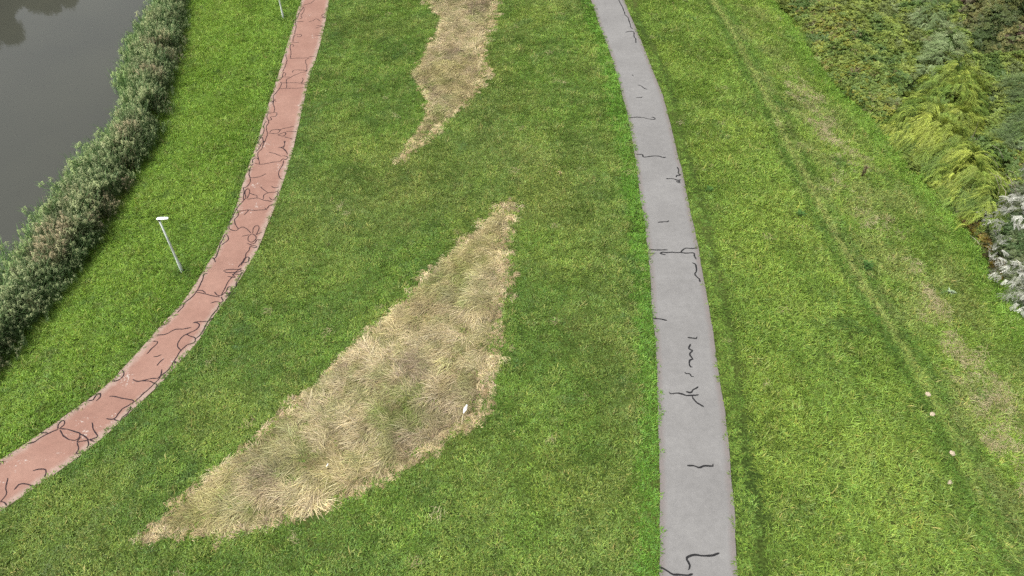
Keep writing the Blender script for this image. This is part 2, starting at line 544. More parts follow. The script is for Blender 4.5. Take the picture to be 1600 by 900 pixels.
# ------------------------------------------------------------------ bitumen crack seals
def ribbons(parent, z, mat, width, ox, oy, s, strokes):
    for st in strokes:
        p = np.array(st, float)
        x, y = on_plane(ox + p[:, 0] / s, oy + p[:, 1] / s, z)
        P = smooth_poly(np.stack([x, y], 1), 0.07)
        if len(P) < 2:
            continue
        P = P + np.stack([vnoise(P[:, 0], P[:, 1], 0.25, 3) - 0.5, vnoise(P[:, 0], P[:, 1], 0.25, 9) - 0.5], 1) * 0.05
        T = np.gradient(P, axis=0)
        T /= np.linalg.norm(T, axis=1)[:, None] + 1e-9
        N = np.stack([-T[:, 1], T[:, 0]], 1)
        w = width * (0.36 + 0.30 * vnoise(P[:, 0], P[:, 1], 0.2, 5))
        w[0] *= 0.5; w[-1] *= 0.5
        n_ = len(P)
        zz = np.full(n_, z)
        V = np.vstack([np.column_stack([P + N * w[:, None], zz]), np.column_stack([P, zz + 0.004]), np.column_stack([P - N * w[:, None], zz])])
        F = [(i, n_ + i, n_ + i + 1, i + 1) for i in range(n_ - 1)] + [(n_ + i, 2 * n_ + i, 2 * n_ + i + 1, n_ + i + 1) for i in range(n_ - 1)]
        mesh_obj("crack_seal", V, F, mat, parent)

gz, gw = 0.030, 0.078
ribbons(grey_path, gz, M_seal_grey, gw, 900, 0, 3.216, [
    [(205, -60), (212, -25), (215, 0), (235, 40), (248, 75), (262, 90), (272, 120), (275, 135), (285, 145)],
    [(247, 162), (268, 158), (290, 160), (292, 185), (300, 195), (302, 215)],
    [(283, 375), (290, 382)], [(310, 427), (328, 432), (345, 445), (360, 447)], [(302, 490), (325, 490), (333, 486)],
    [(263, 592), (300, 588), (340, 592), (385, 600), (397, 597), (392, 590), (378, 590)],
    [(303, 774), (333, 776), (340, 788), (370, 786), (410, 783), (435, 790), (452, 789)]])
ribbons(grey_path, gz, M_seal_grey, gw, 940, 240, 3.75, [
    [(443, 78), (452, 95), (450, 115), (462, 125), (440, 128), (436, 137)],
    [(378, 147), (420, 147), (432, 150), (445, 156), (465, 152)], [(440, 160), (450, 168), (456, 160), (460, 173)],
    [(330, 402), (360, 400), (388, 398), (391, 390)], [(278, 561), (330, 564), (384, 563)],
    [(378, 593), (345, 585), (360, 577), (375, 579), (410, 578), (460, 580), (500, 582), (540, 582), (543, 600), (553, 618)],
    [(462, 578), (480, 562), (498, 553), (530, 556), (562, 554)],
    [(530, 640), (548, 648), (553, 665), (555, 690), (548, 705), (558, 720), (573, 735), (574, 752)]])
ribbons(grey_path, gz, M_seal_grey, gw, 960, 460, 3.75, [
    [(222, 140), (260, 142), (307, 152)], [(430, 251), (480, 257), (484, 248)],
    [(446, 290), (438, 320), (458, 330), (442, 345), (442, 355), (457, 378), (440, 385), (440, 410), (448, 425), (456, 425)],
    [(408, 455), (418, 463), (440, 465), (450, 480), (465, 482)],
    [(322, 572), (330, 582), (365, 577), (400, 585), (420, 593), (460, 592), (495, 586)],
    [(418, 570), (430, 572), (440, 577), (452, 573), (460, 558), (478, 550), (491, 540)],
    [(455, 597), (460, 610), (480, 632), (500, 645), (522, 660)]])
ribbons(grey_path, gz, M_seal_grey, gw, 960, 660, 3.75, [
    [(428, 252), (465, 256), (495, 263), (530, 254), (575, 257), (579, 242)],
    [(615, 765), (575, 777), (520, 781), (465, 774), (420, 793), (430, 818), (440, 838), (436, 858), (430, 866)],
    [(262, 850), (290, 855), (330, 885), (345, 893), (400, 896), (435, 897), (458, 890)]])
rz_, rw = RED_Z + 0.030, 0.057
ribbons(red_path, rz_, M_seal_red, rw, 0, 560, 3.0, [
    [(37, 562), (30, 600), (30, 635), (15, 655), (0, 672)], [(5, 670), (20, 675), (30, 690)],
    [(65, 615), (90, 590), (105, 585), (130, 590), (158, 600)], [(152, 525), (180, 520), (208, 518), (215, 530), (206, 555)],
    [(130, 400), (165, 388), (200, 365), (240, 345), (270, 332)], [(190, 350), (225, 348)],
    [(270, 330), (272, 310), (290, 290), (302, 292), (300, 310), (280, 325)],
    [(275, 328), (310, 330), (350, 345), (372, 352), (368, 372), (350, 385), (320, 378), (295, 360), (280, 335)],
    [(372, 355), (395, 365), (410, 382), (385, 388), (362, 392), (375, 370)], [(410, 382), (415, 400), (405, 420)],
    [(362, 395), (370, 420), (355, 445), (375, 440)], [(410, 382), (440, 375), (457, 365), (440, 335), (430, 300)], [(420, 382), (440, 390)],
    [(510, 178), (540, 178), (570, 186), (610, 192), (628, 203)], [(628, 203), (600, 222), (575, 235), (550, 265), (530, 285), (497, 283)],
    [(530, 285), (560, 295), (575, 275), (595, 260), (610, 240), (612, 222)],
    [(628, 205), (660, 175), (700, 140), (725, 115), (740, 100), (755, 75), (757, 52)],
    [(620, 100), (650, 107), (690, 98), (735, 92)], [(660, 104), (700, 108), (735, 125), (728, 138)],
    [(735, 93), (770, 68), (800, 40), (812, 15), (835, 22)], [(735, 35), (750, 15), (768, 0)],
    [(435, 195), (450, 170), (470, 162), (468, 180), (450, 200)], [(415, 198), (440, 194)], [(525, 105), (550, 103), (575, 85), (580, 62), (570, 55)]])
ribbons(red_path, rz_, M_seal_red, rw, 0, 300, 3.0, [
    [(720, 772), (740, 770), (757, 762)], [(685, 760), (705, 740), (735, 710), (738, 702), (715, 700)], [(812, 800), (835, 800)],
    [(812, 795), (830, 770), (850, 740), (880, 715), (910, 705), (915, 685), (890, 675), (870, 668), (845, 690), (832, 720), (850, 745)],
    [(735, 670), (780, 665), (820, 645), (860, 642), (895, 635)], [(860, 672), (890, 660), (925, 640), (935, 620), (920, 612), (905, 612)],
    [(915, 690), (940, 665), (955, 640), (975, 605), (1000, 590)], [(910, 610), (940, 608), (975, 604)],
    [(975, 604), (1000, 570), (1020, 545), (1030, 520), (1010, 515), (985, 522)],
    [(830, 565), (855, 540), (865, 520), (890, 500), (915, 475), (935, 440), (950, 405), (955, 385), (972, 382)],
    [(920, 470), (950, 475), (990, 485), (1030, 492)], [(925, 462), (945, 460), (965, 475)],
    [(1005, 468), (1015, 480), (1035, 485), (1060, 465)], [(1035, 490), (1045, 510), (1030, 520)],
    [(1060, 465), (1070, 445), (1085, 450), (1080, 470), (1055, 475)], [(1035, 485), (1055, 450), (1070, 420), (1090, 395)],
    [(1045, 372), (1060, 365), (1120, 362), (1125, 372), (1070, 378), (1050, 372)],
    [(1065, 395), (1100, 400), (1090, 385), (1125, 385), (1135, 375), (1110, 420), (1100, 450), (1060, 490)],
    [(1090, 390), (1110, 370), (1130, 355)], [(1143, 330), (1145, 310), (1165, 305), (1165, 325), (1145, 330)], [(1130, 345), (1150, 310)],
    [(992, 308), (1005, 310), (1018, 290), (1030, 250), (1045, 220), (1055, 200), (1068, 205), (1068, 225), (1050, 240), (1038, 248)],
    [(1000, 310), (1010, 328)]])
ribbons(red_path, rz_, M_seal_red, rw * 0.9, 280, 220, 3.75, [
    [(290, 500), (300, 520), (330, 525), (345, 515), (330, 490), (325, 460), (345, 435), (335, 400), (320, 430), (300, 465), (290, 500)],
    [(345, 412), (380, 408), (405, 405), (440, 408), (480, 405), (510, 400), (530, 380), (555, 370)],
    [(380, 435), (395, 420), (408, 405)], [(500, 390), (515, 405)], [(400, 342), (430, 338), (460, 335), (490, 345), (520, 350), (545, 355)],
    [(410, 305), (435, 315), (455, 320), (455, 335)],
    [(525, 330), (550, 345), (575, 320), (580, 295), (555, 300), (520, 305), (495, 320), (492, 340)],
    [(475, 270), (500, 290), (520, 303)], [(540, 265), (560, 275), (585, 270)],
    [(335, 400), (350, 380), (375, 350), (390, 330), (385, 300), (400, 280), (412, 290), (410, 310), (395, 340)],
    [(375, 270), (380, 290), (375, 345)], [(378, 275), (400, 265), (415, 240), (415, 215), (408, 190), (420, 150), (435, 135)],
    [(415, 215), (445, 215), (475, 208), (508, 193)], [(430, 130), (430, 110), (450, 100), (465, 110), (468, 135), (440, 130)],
    [(468, 138), (500, 135), (550, 125), (590, 120), (605, 105)], [(605, 105), (625, 110), (635, 95), (615, 88), (600, 90)],
    [(527, 66), (560, 75), (600, 92)], [(580, 40), (605, 42), (630, 70), (632, 80)], [(612, 0), (618, 20), (610, 45)],
    [(610, 115), (605, 145), (590, 165), (582, 190), (590, 215), (605, 228)], [(465, 110), (460, 70), (480, 50), (490, 30), (495, 0)],
    [(345, 515), (375, 505), (400, 520), (420, 540)], [(410, 555), (430, 545), (448, 560), (445, 580), (425, 595), (405, 585), (403, 565), (410, 555)],
    [(430, 540), (435, 510), (450, 497), (467, 500), (462, 530), (450, 550)], [(370, 560), (390, 555), (410, 550)], [(450, 550), (485, 535)],
    [(450, 580), (480, 580)], [(415, 605), (440, 600), (455, 580)], [(395, 600), (420, 610), (455, 620), (440, 625), (415, 615)],
    [(415, 615), (410, 640), (390, 660), (385, 690), (365, 715), (345, 740)]])
ribbons(red_path, rz_, M_seal_red, rw * 0.9, 300, 0, 3.75, [
    [(375, 890), (390, 870), (400, 850), (385, 840), (395, 815), (412, 805), (415, 830), (400, 850)],
    [(410, 855), (430, 820), (440, 790), (440, 780), (480, 782), (505, 778), (520, 760), (550, 750), (600, 740)],
    [(455, 775), (465, 765), (490, 757), (520, 762)], [(500, 790), (530, 797), (550, 785), (540, 775), (505, 790)], [(550, 770), (600, 770), (615, 775)],
    [(540, 800), (590, 815)], [(545, 825), (540, 855), (520, 865), (545, 875), (557, 900)],
    [(440, 780), (435, 745), (450, 715), (440, 690), (445, 665), (495, 660), (490, 680), (460, 685), (465, 700), (450, 705)],
    [(480, 660), (485, 635), (475, 610), (480, 585), (495, 595)], [(465, 600), (490, 580)],
    [(480, 600), (475, 565), (495, 540), (510, 520), (525, 490), (515, 480)], [(510, 520), (550, 517), (600, 517), (675, 513)],
    [(515, 485), (555, 485), (600, 484), (640, 487), (680, 480)], [(640, 487), (650, 470), (645, 455)], [(640, 490), (680, 498)],
    [(555, 515), (555, 485), (555, 465), (575, 455), (600, 440), (640, 425), (670, 415), (672, 385), (665, 355), (680, 340), (640, 340), (575, 342)],
    [(530, 450), (575, 452)], [(590, 425), (600, 410), (670, 412)], [(680, 335), (720, 328)],
    [(545, 445), (550, 430), (535, 425), (530, 450), (510, 470)], [(530, 420), (540, 400), (550, 375), (555, 350), (550, 320), (555, 300)],
    [(575, 342), (580, 310), (575, 280), (580, 260), (595, 265), (590, 275)], [(575, 250), (600, 248), (628, 250)],
    [(590, 245), (595, 215), (605, 205), (640, 203), (635, 215), (615, 212)],
    [(600, 200), (605, 180), (610, 150), (605, 120), (620, 100), (625, 80), (640, 60), (655, 40), (655, 65), (640, 90), (645, 105), (630, 110)],
    [(610, 125), (655, 125)], [(685, 128), (710, 120), (730, 110), (755, 125)], [(755, 100), (780, 105), (760, 90), (785, 75)],
    [(730, 150), (765, 152), (720, 165)], [(720, 205), (755, 208)], [(650, 30), (690, 20), (720, 0)], [(395, 815), (420, 770), (420, 735), (435, 710)]])

# ------------------------------------------------------------------ scatter: one object holds its tuft shapes and its points
def strip_blade(V, F, T, base, direction, length, width, bend, tint, segs=2, face=None):
    """a tapering blade that starts along 'direction' and bends over; appended to V, F, T"""
    d = Vector(direction).normalized()
    side = d.cross(Vector((0, 0, 1))) if face is None else Vector(face)
    if side.length < 1e-3:
        side = Vector((1, 0, 0))
    side.normalize()
    p = Vector(base)
    i0 = len(V)
    for k in range(segs):
        w = width * (1 - 0.25 * k / segs) * 0.5
        V += [p - side * w, p + side * w]
        T += [tint, tint]
        d = (d + Vector((0, 0, -bend))).normalized()
        p = p + d * (length / segs)
    V.append(p); T.append(tint)
    for k in range(segs - 1):
        a = i0 + 2 * k
        F.append((a, a + 1, a + 3, a + 2))
    a = i0 + 2 * (segs - 1)
    F.append((a, a + 1, a + 2))

def leaf_quad(V, F, T, base, direction, length, width, tint, up=(0, 0, 1)):
    d = Vector(direction).normalized()
    s = d.cross(Vector(up))
    if s.length < 1e-3:
        s = Vector((1, 0, 0))
    s.normalize()
    nrm = s.cross(d)
    b = Vector(base)
    i = len(V)
    V += [b, b + d * length * 0.5 + s * width * 0.5 + nrm * width * 0.12, b + d * length, b + d * length * 0.5 - s * width * 0.5 + nrm * width * 0.12]
    T += [tint] * 4
    F.append((i, i + 1, i + 2)); F.append((i, i + 2, i + 3))

def scatter(name, protos, mat, xyz, rot, scl, col, parent=None):
    """protos: list of (V, F, T). xyz, rot (euler), scl, col arrays. The node group turns the points into instances of the shapes."""
    n = len(xyz)
    V, F, T, K = [], [], [], []
    for k, (v, f, t_) in enumerate(protos):
        o = len(V)
        V += [tuple(q) for q in v]
        F += [tuple(o + i for i in q) for q in f]
        T += t_
        K += [k] * len(v)
    np_ = len(V)
    co = np.vstack([np.array(V, float), np.asarray(xyz, float)])
    me = bpy.data.meshes.new(name)
    me.from_pydata(np.zeros((0, 3)).tolist(), [], [])
    me.from_pydata(co.tolist(), [], F)
    me.materials.append(mat)
    N = len(co)
    pid = np.full(N, -1, np.int32); pid[:np_] = K
    me.attributes.new("pid", 'INT', 'POINT').data.foreach_set("value", pid)
    idx = np.zeros(N, np.int32); idx[np_:] = rng.integers(0, len(protos), n)
    me.attributes.new("idx", 'INT', 'POINT').data.foreach_set("value", idx)
    def vec(nm, arr):
        full = np.zeros((N, 3), np.float32); full[np_:] = arr
        me.attributes.new(nm, 'FLOAT_VECTOR', 'POINT').data.foreach_set("vector", full.ravel())
    vec("rot", rot)
    scl = np.asarray(scl, float)
    vec("scl", scl if scl.ndim == 2 else np.repeat(scl[:, None], 3, 1))
    full = np.ones((N, 4), np.float32); full[np_:, :3] = col
    me.attributes.new("col", 'FLOAT_COLOR', 'POINT').data.foreach_set("color", full.ravel())
    full = np.ones((N, 4), np.float32); full[:np_, :3] = np.array([x if hasattr(x, '__len__') else (x, x, x) for x in T])
    me.attributes.new("tint", 'FLOAT_COLOR', 'POINT').data.foreach_set("color", full.ravel())
    ob = bpy.data.objects.new(name, me)
    ob.parent = parent
    link(ob)
    ng = bpy.data.node_groups.new(name + "_scatter", 'GeometryNodeTree')
    ng.interface.new_socket("Geometry", in_out='INPUT', socket_type='NodeSocketGeometry')
    ng.interface.new_socket("Geometry", in_out='OUTPUT', socket_type='NodeSocketGeometry')
    N_, L_ = ng.nodes, ng.links
    gi, go = N_.new("NodeGroupInput"), N_.new("NodeGroupOutput")
    def attr(nm, ty):
        a = N_.new("GeometryNodeInputNamedAttribute"); a.data_type = ty
        a.inputs['Name'].default_value = nm
        return a.outputs['Attribute']
    pid_s = attr("pid", 'INT')
    def pick(k):
        c = N_.new("FunctionNodeCompare"); c.data_type = 'INT'; c.operation = 'EQUAL'
        ins = [s for s in c.inputs if s.type == 'INT']
        L_.new(pid_s, ins[0]); ins[1].default_value = k
        s = N_.new("GeometryNodeSeparateGeometry"); s.domain = 'POINT'
        L_.new(gi.outputs[0], s.inputs['Geometry']); L_.new(c.outputs[0], s.inputs['Selection'])
        return s.outputs[0]
    join = N_.new("GeometryNodeJoinGeometry")
    for k in range(len(protos)):
        g2i = N_.new("GeometryNodeGeometryToInstance")
        L_.new(pick(k), g2i.inputs[0]); L_.new(g2i.outputs[0], join.inputs[0])
    inst = N_.new("GeometryNodeInstanceOnPoints")
    L_.new(pick(-1), inst.inputs['Points']); L_.new(join.outputs[0], inst.inputs['Instance'])
    inst.inputs['Pick Instance'].default_value = True
    L_.new(attr("idx", 'INT'), inst.inputs['Instance Index'])
    e2r = N_.new("FunctionNodeEulerToRotation")
    L_.new(attr("rot", 'FLOAT_VECTOR'), e2r.inputs[0]); L_.new(e2r.outputs[0], inst.inputs['Rotation'])
    L_.new(attr("scl", 'FLOAT_VECTOR'), inst.inputs['Scale'])
    L_.new(inst.outputs[0], go.inputs[0])
    md = ob.modifiers.new("scatter", 'NODES')
    md.node_group = ng
    return ob

def jitter_points(x0, x1, y0, y1, density, seed):
    r = np.random.default_rng(seed)
    s = 1 / math.sqrt(density)
    gx, gy = np.meshgrid(np.arange(x0, x1, s), np.arange(y0, y1, s))
    gx[1::2] += s / 2
    x = gx.ravel() + (r.random(gx.size) - 0.5) * s * 1.1
    y = gy.ravel() + (r.random(gx.size) - 0.5) * s * 1.1
    return x, y, r

def lerp(a, b, t_):
    t_ = np.asarray(t_)[:, None]
    return np.asarray(a) * (1 - t_) + np.asarray(b) * t_

# --- tuft shapes
pr = np.random.default_rng(11)
def grass_tuft(nb, radius, h0, h1, w, bend, lean):
    V, F, T = [], [], []
    for _ in range(nb):
        a, r = pr.random() * 2 * math.pi, radius * math.sqrt(pr.random())
        b = (r * math.cos(a), r * math.sin(a), -0.01)
        az = a + pr.normal(0, 0.9)
        k = abs(pr.normal(1.0, 0.4))
        d = (math.cos(az) * k + lean, math.sin(az) * k, 1.0)
        g = pr.normal(1.0, 0.2)
        y = pr.random()
        tint = (g * (1.0 + 0.16 * (y - 0.5)), g, g * (1.0 - 0.3 * (y - 0.5)))
        if pr.random() < 0.06:
            tint = (1.7 * g, 1.2 * g, 1.5 * g)
        h = h0 + (h1 - h0) * pr.random()
        strip_blade(V, F, T, b, d, h, w * (0.7 + 0.6 * pr.random()), bend * (0.5 + pr.random()), tint, 2, (math.sin(az + pr.normal(0, 0.5)), -math.cos(az), 0))
    return V, F, T

def lodged_tuft(nb, radius, l0, l1, w, rise, spread):
    """long stems bent over along +X"""
    V, F, T = [], [], []
    for _ in range(nb):
        a, r = pr.random() * 2 * math.pi, radius * math.sqrt(pr.random())
        b = (r * math.cos(a), r * math.sin(a), 0.0)
        az = pr.normal(0, spread)
        d = (math.cos(az), math.sin(az), rise * (0.6 + 0.9 * pr.random()))
        g = pr.normal(1.0, 0.2)
        l_ = l0 + (l1 - l0) * pr.random()
        strip_blade(V, F, T, b, d, l_, w * (0.7 + 0.6 * pr.random()), rise * 0.42, (g, g * pr.normal(1, .04), g * pr.normal(1, 0.08)), 4)
    return V, F, T

short_tufts = [grass_tuft(50, 0.22, 0.09, 0.20, 0.028, 0.35, 0.2) for _ in range(6)]
long_tufts = [grass_tuft(50, 0.22, 0.13, 0.31, 0.030, 0.45, 0.6) for _ in range(6)]

# ------------------------------------------------------------------ zones of the turf
dry_far_px = [(640, -70), (655, -30), (665, 0), (683, 18), (687, 35), (680, 55), (668, 75), (657, 95), (648, 110), (645, 122), (655, 135), (663, 148), (668, 165), (665, 182), (655, 200), (640, 220), (630, 240), (626, 256), (633, 250), (650, 235), (670, 218), (690, 200), (710, 180), (735, 158), (750, 145), (757, 130), (758, 120), (770, 124), (776, 112), (768, 104), (761, 108), (760, 95), (762, 70), (770, 50), (778, 25), (780, 0), (776, -30), (770, -70)]
dry_near_px = [(800, 310), (790, 320), (768, 336), (752, 351), (738, 364), (722, 378), (700, 396), (672, 426), (650, 446), (640, 458), (615, 484), (580, 515), (545, 545), (520, 570), (490, 600), (455, 629), (430, 654), (395, 684), (370, 709), (330, 743), (300, 765), (270, 787), (240, 815), (205, 842), (215, 847), (260, 843), (310, 842), (370, 838), (430, 824), (480, 809), (530, 792), (560, 774), (600, 754), (640, 735), (680, 709), (700, 689), (742, 670), (762, 643), (771, 610), (781, 570), (790, 530), (793, 480), (797, 440), (800, 400), (797, 385), (802, 360), (807, 340), (810, 322)]
dry_far = poly_on_ground(dry_far_px, 0.4)
dry_near = poly_on_ground(dry_near_px, 0.4)
track = poly_on_ground([(1080, -60), (1112, 0), (1140, 45), (1160, 85), (1180, 122), (1203, 167), (1233, 233), (1267, 297), (1287, 337), (1313, 383), (1333, 423), (1353, 457), (1380, 497), (1400, 530), (1422, 567), (1449, 615), (1484, 678), (1507, 731), (1538, 793), (1591, 882), (1640, 960)], 0.5, False)
rut = poly_on_ground([(978, -50), (990, 0), (1002, 40), (1024, 78), (1040, 118), (1052, 155), (1063, 202), (1078, 255), (1097, 315), (1107, 363), (1113, 389), (1124, 427), (1132, 470), (1147, 540), (1155, 599), (1162, 660), (1168, 700), (1175, 740), (1184, 780), (1190, 833), (1196, 895), (1202, 960)], 0.5, False)
verge = poly_on_ground([(895, -50), (908, 5), (925, 56), (938, 103), (947, 149), (956, 202), (965, 250), (975, 307), (985, 373), (989, 427), (993, 480), (995, 540), (1000, 633), (996, 713), (1000, 820), (990, 895), (988, 960)], 0.5, False)
brush_edge = poly_on_ground([(1180, -60), (1218, 0), (1240, 27), (1262, 62), (1290, 110), (1325, 150), (1360, 180), (1385, 210), (1410, 235), (1440, 265), (1470, 300), (1500, 335), (1520, 365), (1550, 400), (1575, 440), (1600, 490), (1660, 560)], 0.5, False)

gx_, gy_, r_ = jitter_points(-52, 48, 6, 84, 15, 21)
gz_ = ground(gx_, gy_)
px_, py_ = to_pix(gx_, gy_, gz_)
keep = (px_ > -130) & (px_ < 1730) & (py_ > -95) & (py_ < 1010)
gx_, gy_, gz_ = gx_[keep], gy_[keep], gz_[keep]
d_gl, d_gr, d_rl, d_rr = (sample(f, gx_, gy_) for f in (D_gl, D_gr, D_rl, D_rr))
e_gl, e_gr = gx_ > x_at(grey_l, gy_), gx_ > x_at(grey_r, gy_)
e_rl, e_rr = gx_ < x_at(red_l, gy_), gx_ < x_at(red_r, gy_)
e_in = gx_ < x_at(reed_in_s, gy_) + 0.2
path_gap = 0.03
ok = ~(e_gl & ~e_gr) & ~(e_rr & ~e_rl) & (np.minimum.reduce([d_gl, d_gr, d_rl, d_rr]) > path_gap + 0.09 * r_.random(len(keep))[:len(gx_)])
ok &= ~(gx_ < x_at(shore, gy_) + 0.4)
in_far, in_near = inside(dry_far, gx_, gy_), inside(dry_near, gx_, gy_)
rnd = r_.random(len(gx_))
d_rut0 = dist_to(rut, gx_, gy_)
ok &= ~((d_rut0 < 0.20) & (rnd > 0.12))
ok &= ~((in_far | in_near) & (rnd > 0.55))
ok &= ~(gx_ > x_at(brush_edge, gy_) + 1.5)
sel = lambda *A: [a[ok] for a in A]
gx_, gy_, gz_, d_gl, d_gr, d_rl, d_rr, e_gl, e_gr, e_rl, e_rr, in_far, in_near = sel(gx_, gy_, gz_, d_gl, d_gr, d_rl, d_rr, e_gl, e_gr, e_rl, e_rr, in_far, in_near)
n = len(gx_)
rnd, rnd2, rnd3 = r_.random(n), r_.random(n), r_.random(n)
nA, nB, nC, nD = fbm(gx_, gy_, 9, 1), fbm(gx_, gy_, 2.4, 2), fbm(gx_, gy_, 0.55, 3, 2), fbm(gx_, gy_, 4.5, 8)
left_m = e_rl
mid_m = ~e_rr & ~e_gl
right_m = e_gr
# the grass's own colours
deep, fresh, yellow, olive = (0.104, 0.192, 0.034), (0.178, 0.303, 0.048), (0.262, 0.347, 0.070), (0.25, 0.273, 0.092)
col = lerp(deep, fresh, np.clip(0.5 + (nB - 0.5) * 1.6 + (nC - 0.5) * 0.8, 0, 1))
col = col * (1 - 0.5 * sstep(0.48, 0.72, nD)[:, None]) + np.array(yellow) * (0.5 * sstep(0.48, 0.72, nD))[:, None]
ol = 0.22 * sstep(0.48, 0.70, nA) * mid_m + 0.25 * sstep(0.5, 0.75, nC)
col = lerp_ = col * (1 - ol[:, None]) + np.array(olive) * ol[:, None]
# meadow by the water: yellower and brighter
w = (left_m * 0.55)[:, None]
col = col * (1 - w) + np.array((0.220, 0.37, 0.044)) * w
w = (right_m * (0.35 + 0.3 * sstep(0.4, 0.65, nD)))[:, None]
col = col * (1 - w) + np.array((0.242, 0.352, 0.058)) * w
# lush strips hard by both paths
in_verge = mid_m & (gx_ > x_at(verge, gy_) + (nC - 0.5) * 0.5)
w = (in_verge * 0.66)[:, None]
col = col * (1 - w) + np.array((0.125, 0.30, 0.034)) * w
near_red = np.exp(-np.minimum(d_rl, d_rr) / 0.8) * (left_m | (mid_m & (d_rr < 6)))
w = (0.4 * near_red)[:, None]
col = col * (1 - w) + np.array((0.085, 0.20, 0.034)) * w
# short mown verge right of the crest path, rut, trodden track
d_rut = dist_to(rut, gx_, gy_)
d_tr = dist_to(track, gx_, gy_)
in_mown = right_m & (gx_ < x_at(rut, gy_))
w = (in_mown * 0.85)[:, None]
col = col * (1 - w) + np.array((0.165, 0.275, 0.046)) * w
rut_shade_w = right_m * np.exp(-(d_rut / 0.30) ** 2)
tr_w = right_m * np.exp(-(d_tr / 0.36) ** 2)
tr_side = right_m * np.exp(-((d_tr - 0.75) / 0.45) ** 2)
w = (tr_w * 0.55 * (0.35 + 0.65 * sstep(18, 30, gy_)))[:, None]
col = col * (1 - w) + np.array((0.36, 0.38, 0.135)) * w
w = (np.maximum(tr_side * 0.85, rut_shade_w) * 0.8)[:, None]
col = col * (1 - w) + np.array((0.078, 0.165, 0.026)) * w  # along the rut this paints the shadow of the step in grass height
# sheltered bright strip before the brush
d_br = x_at(brush_edge, gy_) - gx_
w = (right_m * 0.6 * sstep(2.6, 0.6, d_br))[:, None]
col = col * (1 - w) + np.array((0.175, 0.33, 0.046)) * w
# thin, half-withered sward between the track and the brush
w = (right_m * (gx_ > x_at(track, gy_) + 0.5) * sstep(1.5, 3.5, d_br) * 0.38 * sstep(0.42, 0.64, fbm(gx_, gy_, 1.8, 19)))[:, None]
col = col * (1 - w) + np.array((0.27, 0.28, 0.105)) * w
# dull plants here and there
w = (0.5 * sstep(0.70, 0.82, fbm(gx_, gy_, 1.3, 12)) )[:, None]
col = col * (1 - w) + np.array((0.07, 0.145, 0.042)) * w
col *= (0.80 + 0.40 * rnd)[:, None] * (0.78 + 0.44 * nC)[:, None]
# heights
sc = 0.35 + 1.3 * nC + 0.3 * (nB - 0.5)
sc = np.where(left_m, sc * 1.15, sc)
sc = np.where(right_m, sc * 1.15, sc)
sc = np.where(in_mown, 0.45 + 0.12 * rnd2, sc)
sc = np.where(in_verge, 0.85 + 0.3 * nC, sc)
sc *= 1 - 0.6 * np.maximum(rut_shade_w, np.maximum(tr_w, 0.6 * tr_side))
sc *= 0.8 + 0.35 * rnd3
# scattered coarser tussocks, and the uncut ring round each lamp post with base shadow painted into its colour
big = (rnd3 > 0.972) & ~in_mown
sc = np.where(big, sc * 1.5 + 0.25, sc)
col[big] = col[big] * 0.55 + np.array((0.31, 0.34, 0.115)) * 0.45
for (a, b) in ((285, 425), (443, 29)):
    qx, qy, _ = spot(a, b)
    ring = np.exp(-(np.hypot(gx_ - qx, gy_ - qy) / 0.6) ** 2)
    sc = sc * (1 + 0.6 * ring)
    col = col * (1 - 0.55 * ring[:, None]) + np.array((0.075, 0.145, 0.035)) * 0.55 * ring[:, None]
yaw = 6.28 * fbm(gx_, gy_, 3.0, 15) * 1.6 + r_.normal(0, 0.9, n)
rot = np.stack([np.zeros(n), 0.10 + r_.normal(0, 0.12, n), yaw], 1)
scl3 = np.stack([0.9 + 0.35 * rnd2, 0.9 + 0.35 * rnd2, sc], 1) * np.maximum(0.75, sc)[:, None] ** 0.35
xyz = np.stack([gx_, gy_, gz_], 1)
tall = (left_m | (right_m & ~in_mown)) & (rnd < 0.85)
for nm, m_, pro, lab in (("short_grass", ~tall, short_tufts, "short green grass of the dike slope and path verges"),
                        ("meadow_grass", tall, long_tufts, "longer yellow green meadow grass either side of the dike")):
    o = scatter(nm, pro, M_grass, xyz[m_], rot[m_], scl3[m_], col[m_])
    tag(o, lab, "grass", kind="stuff")

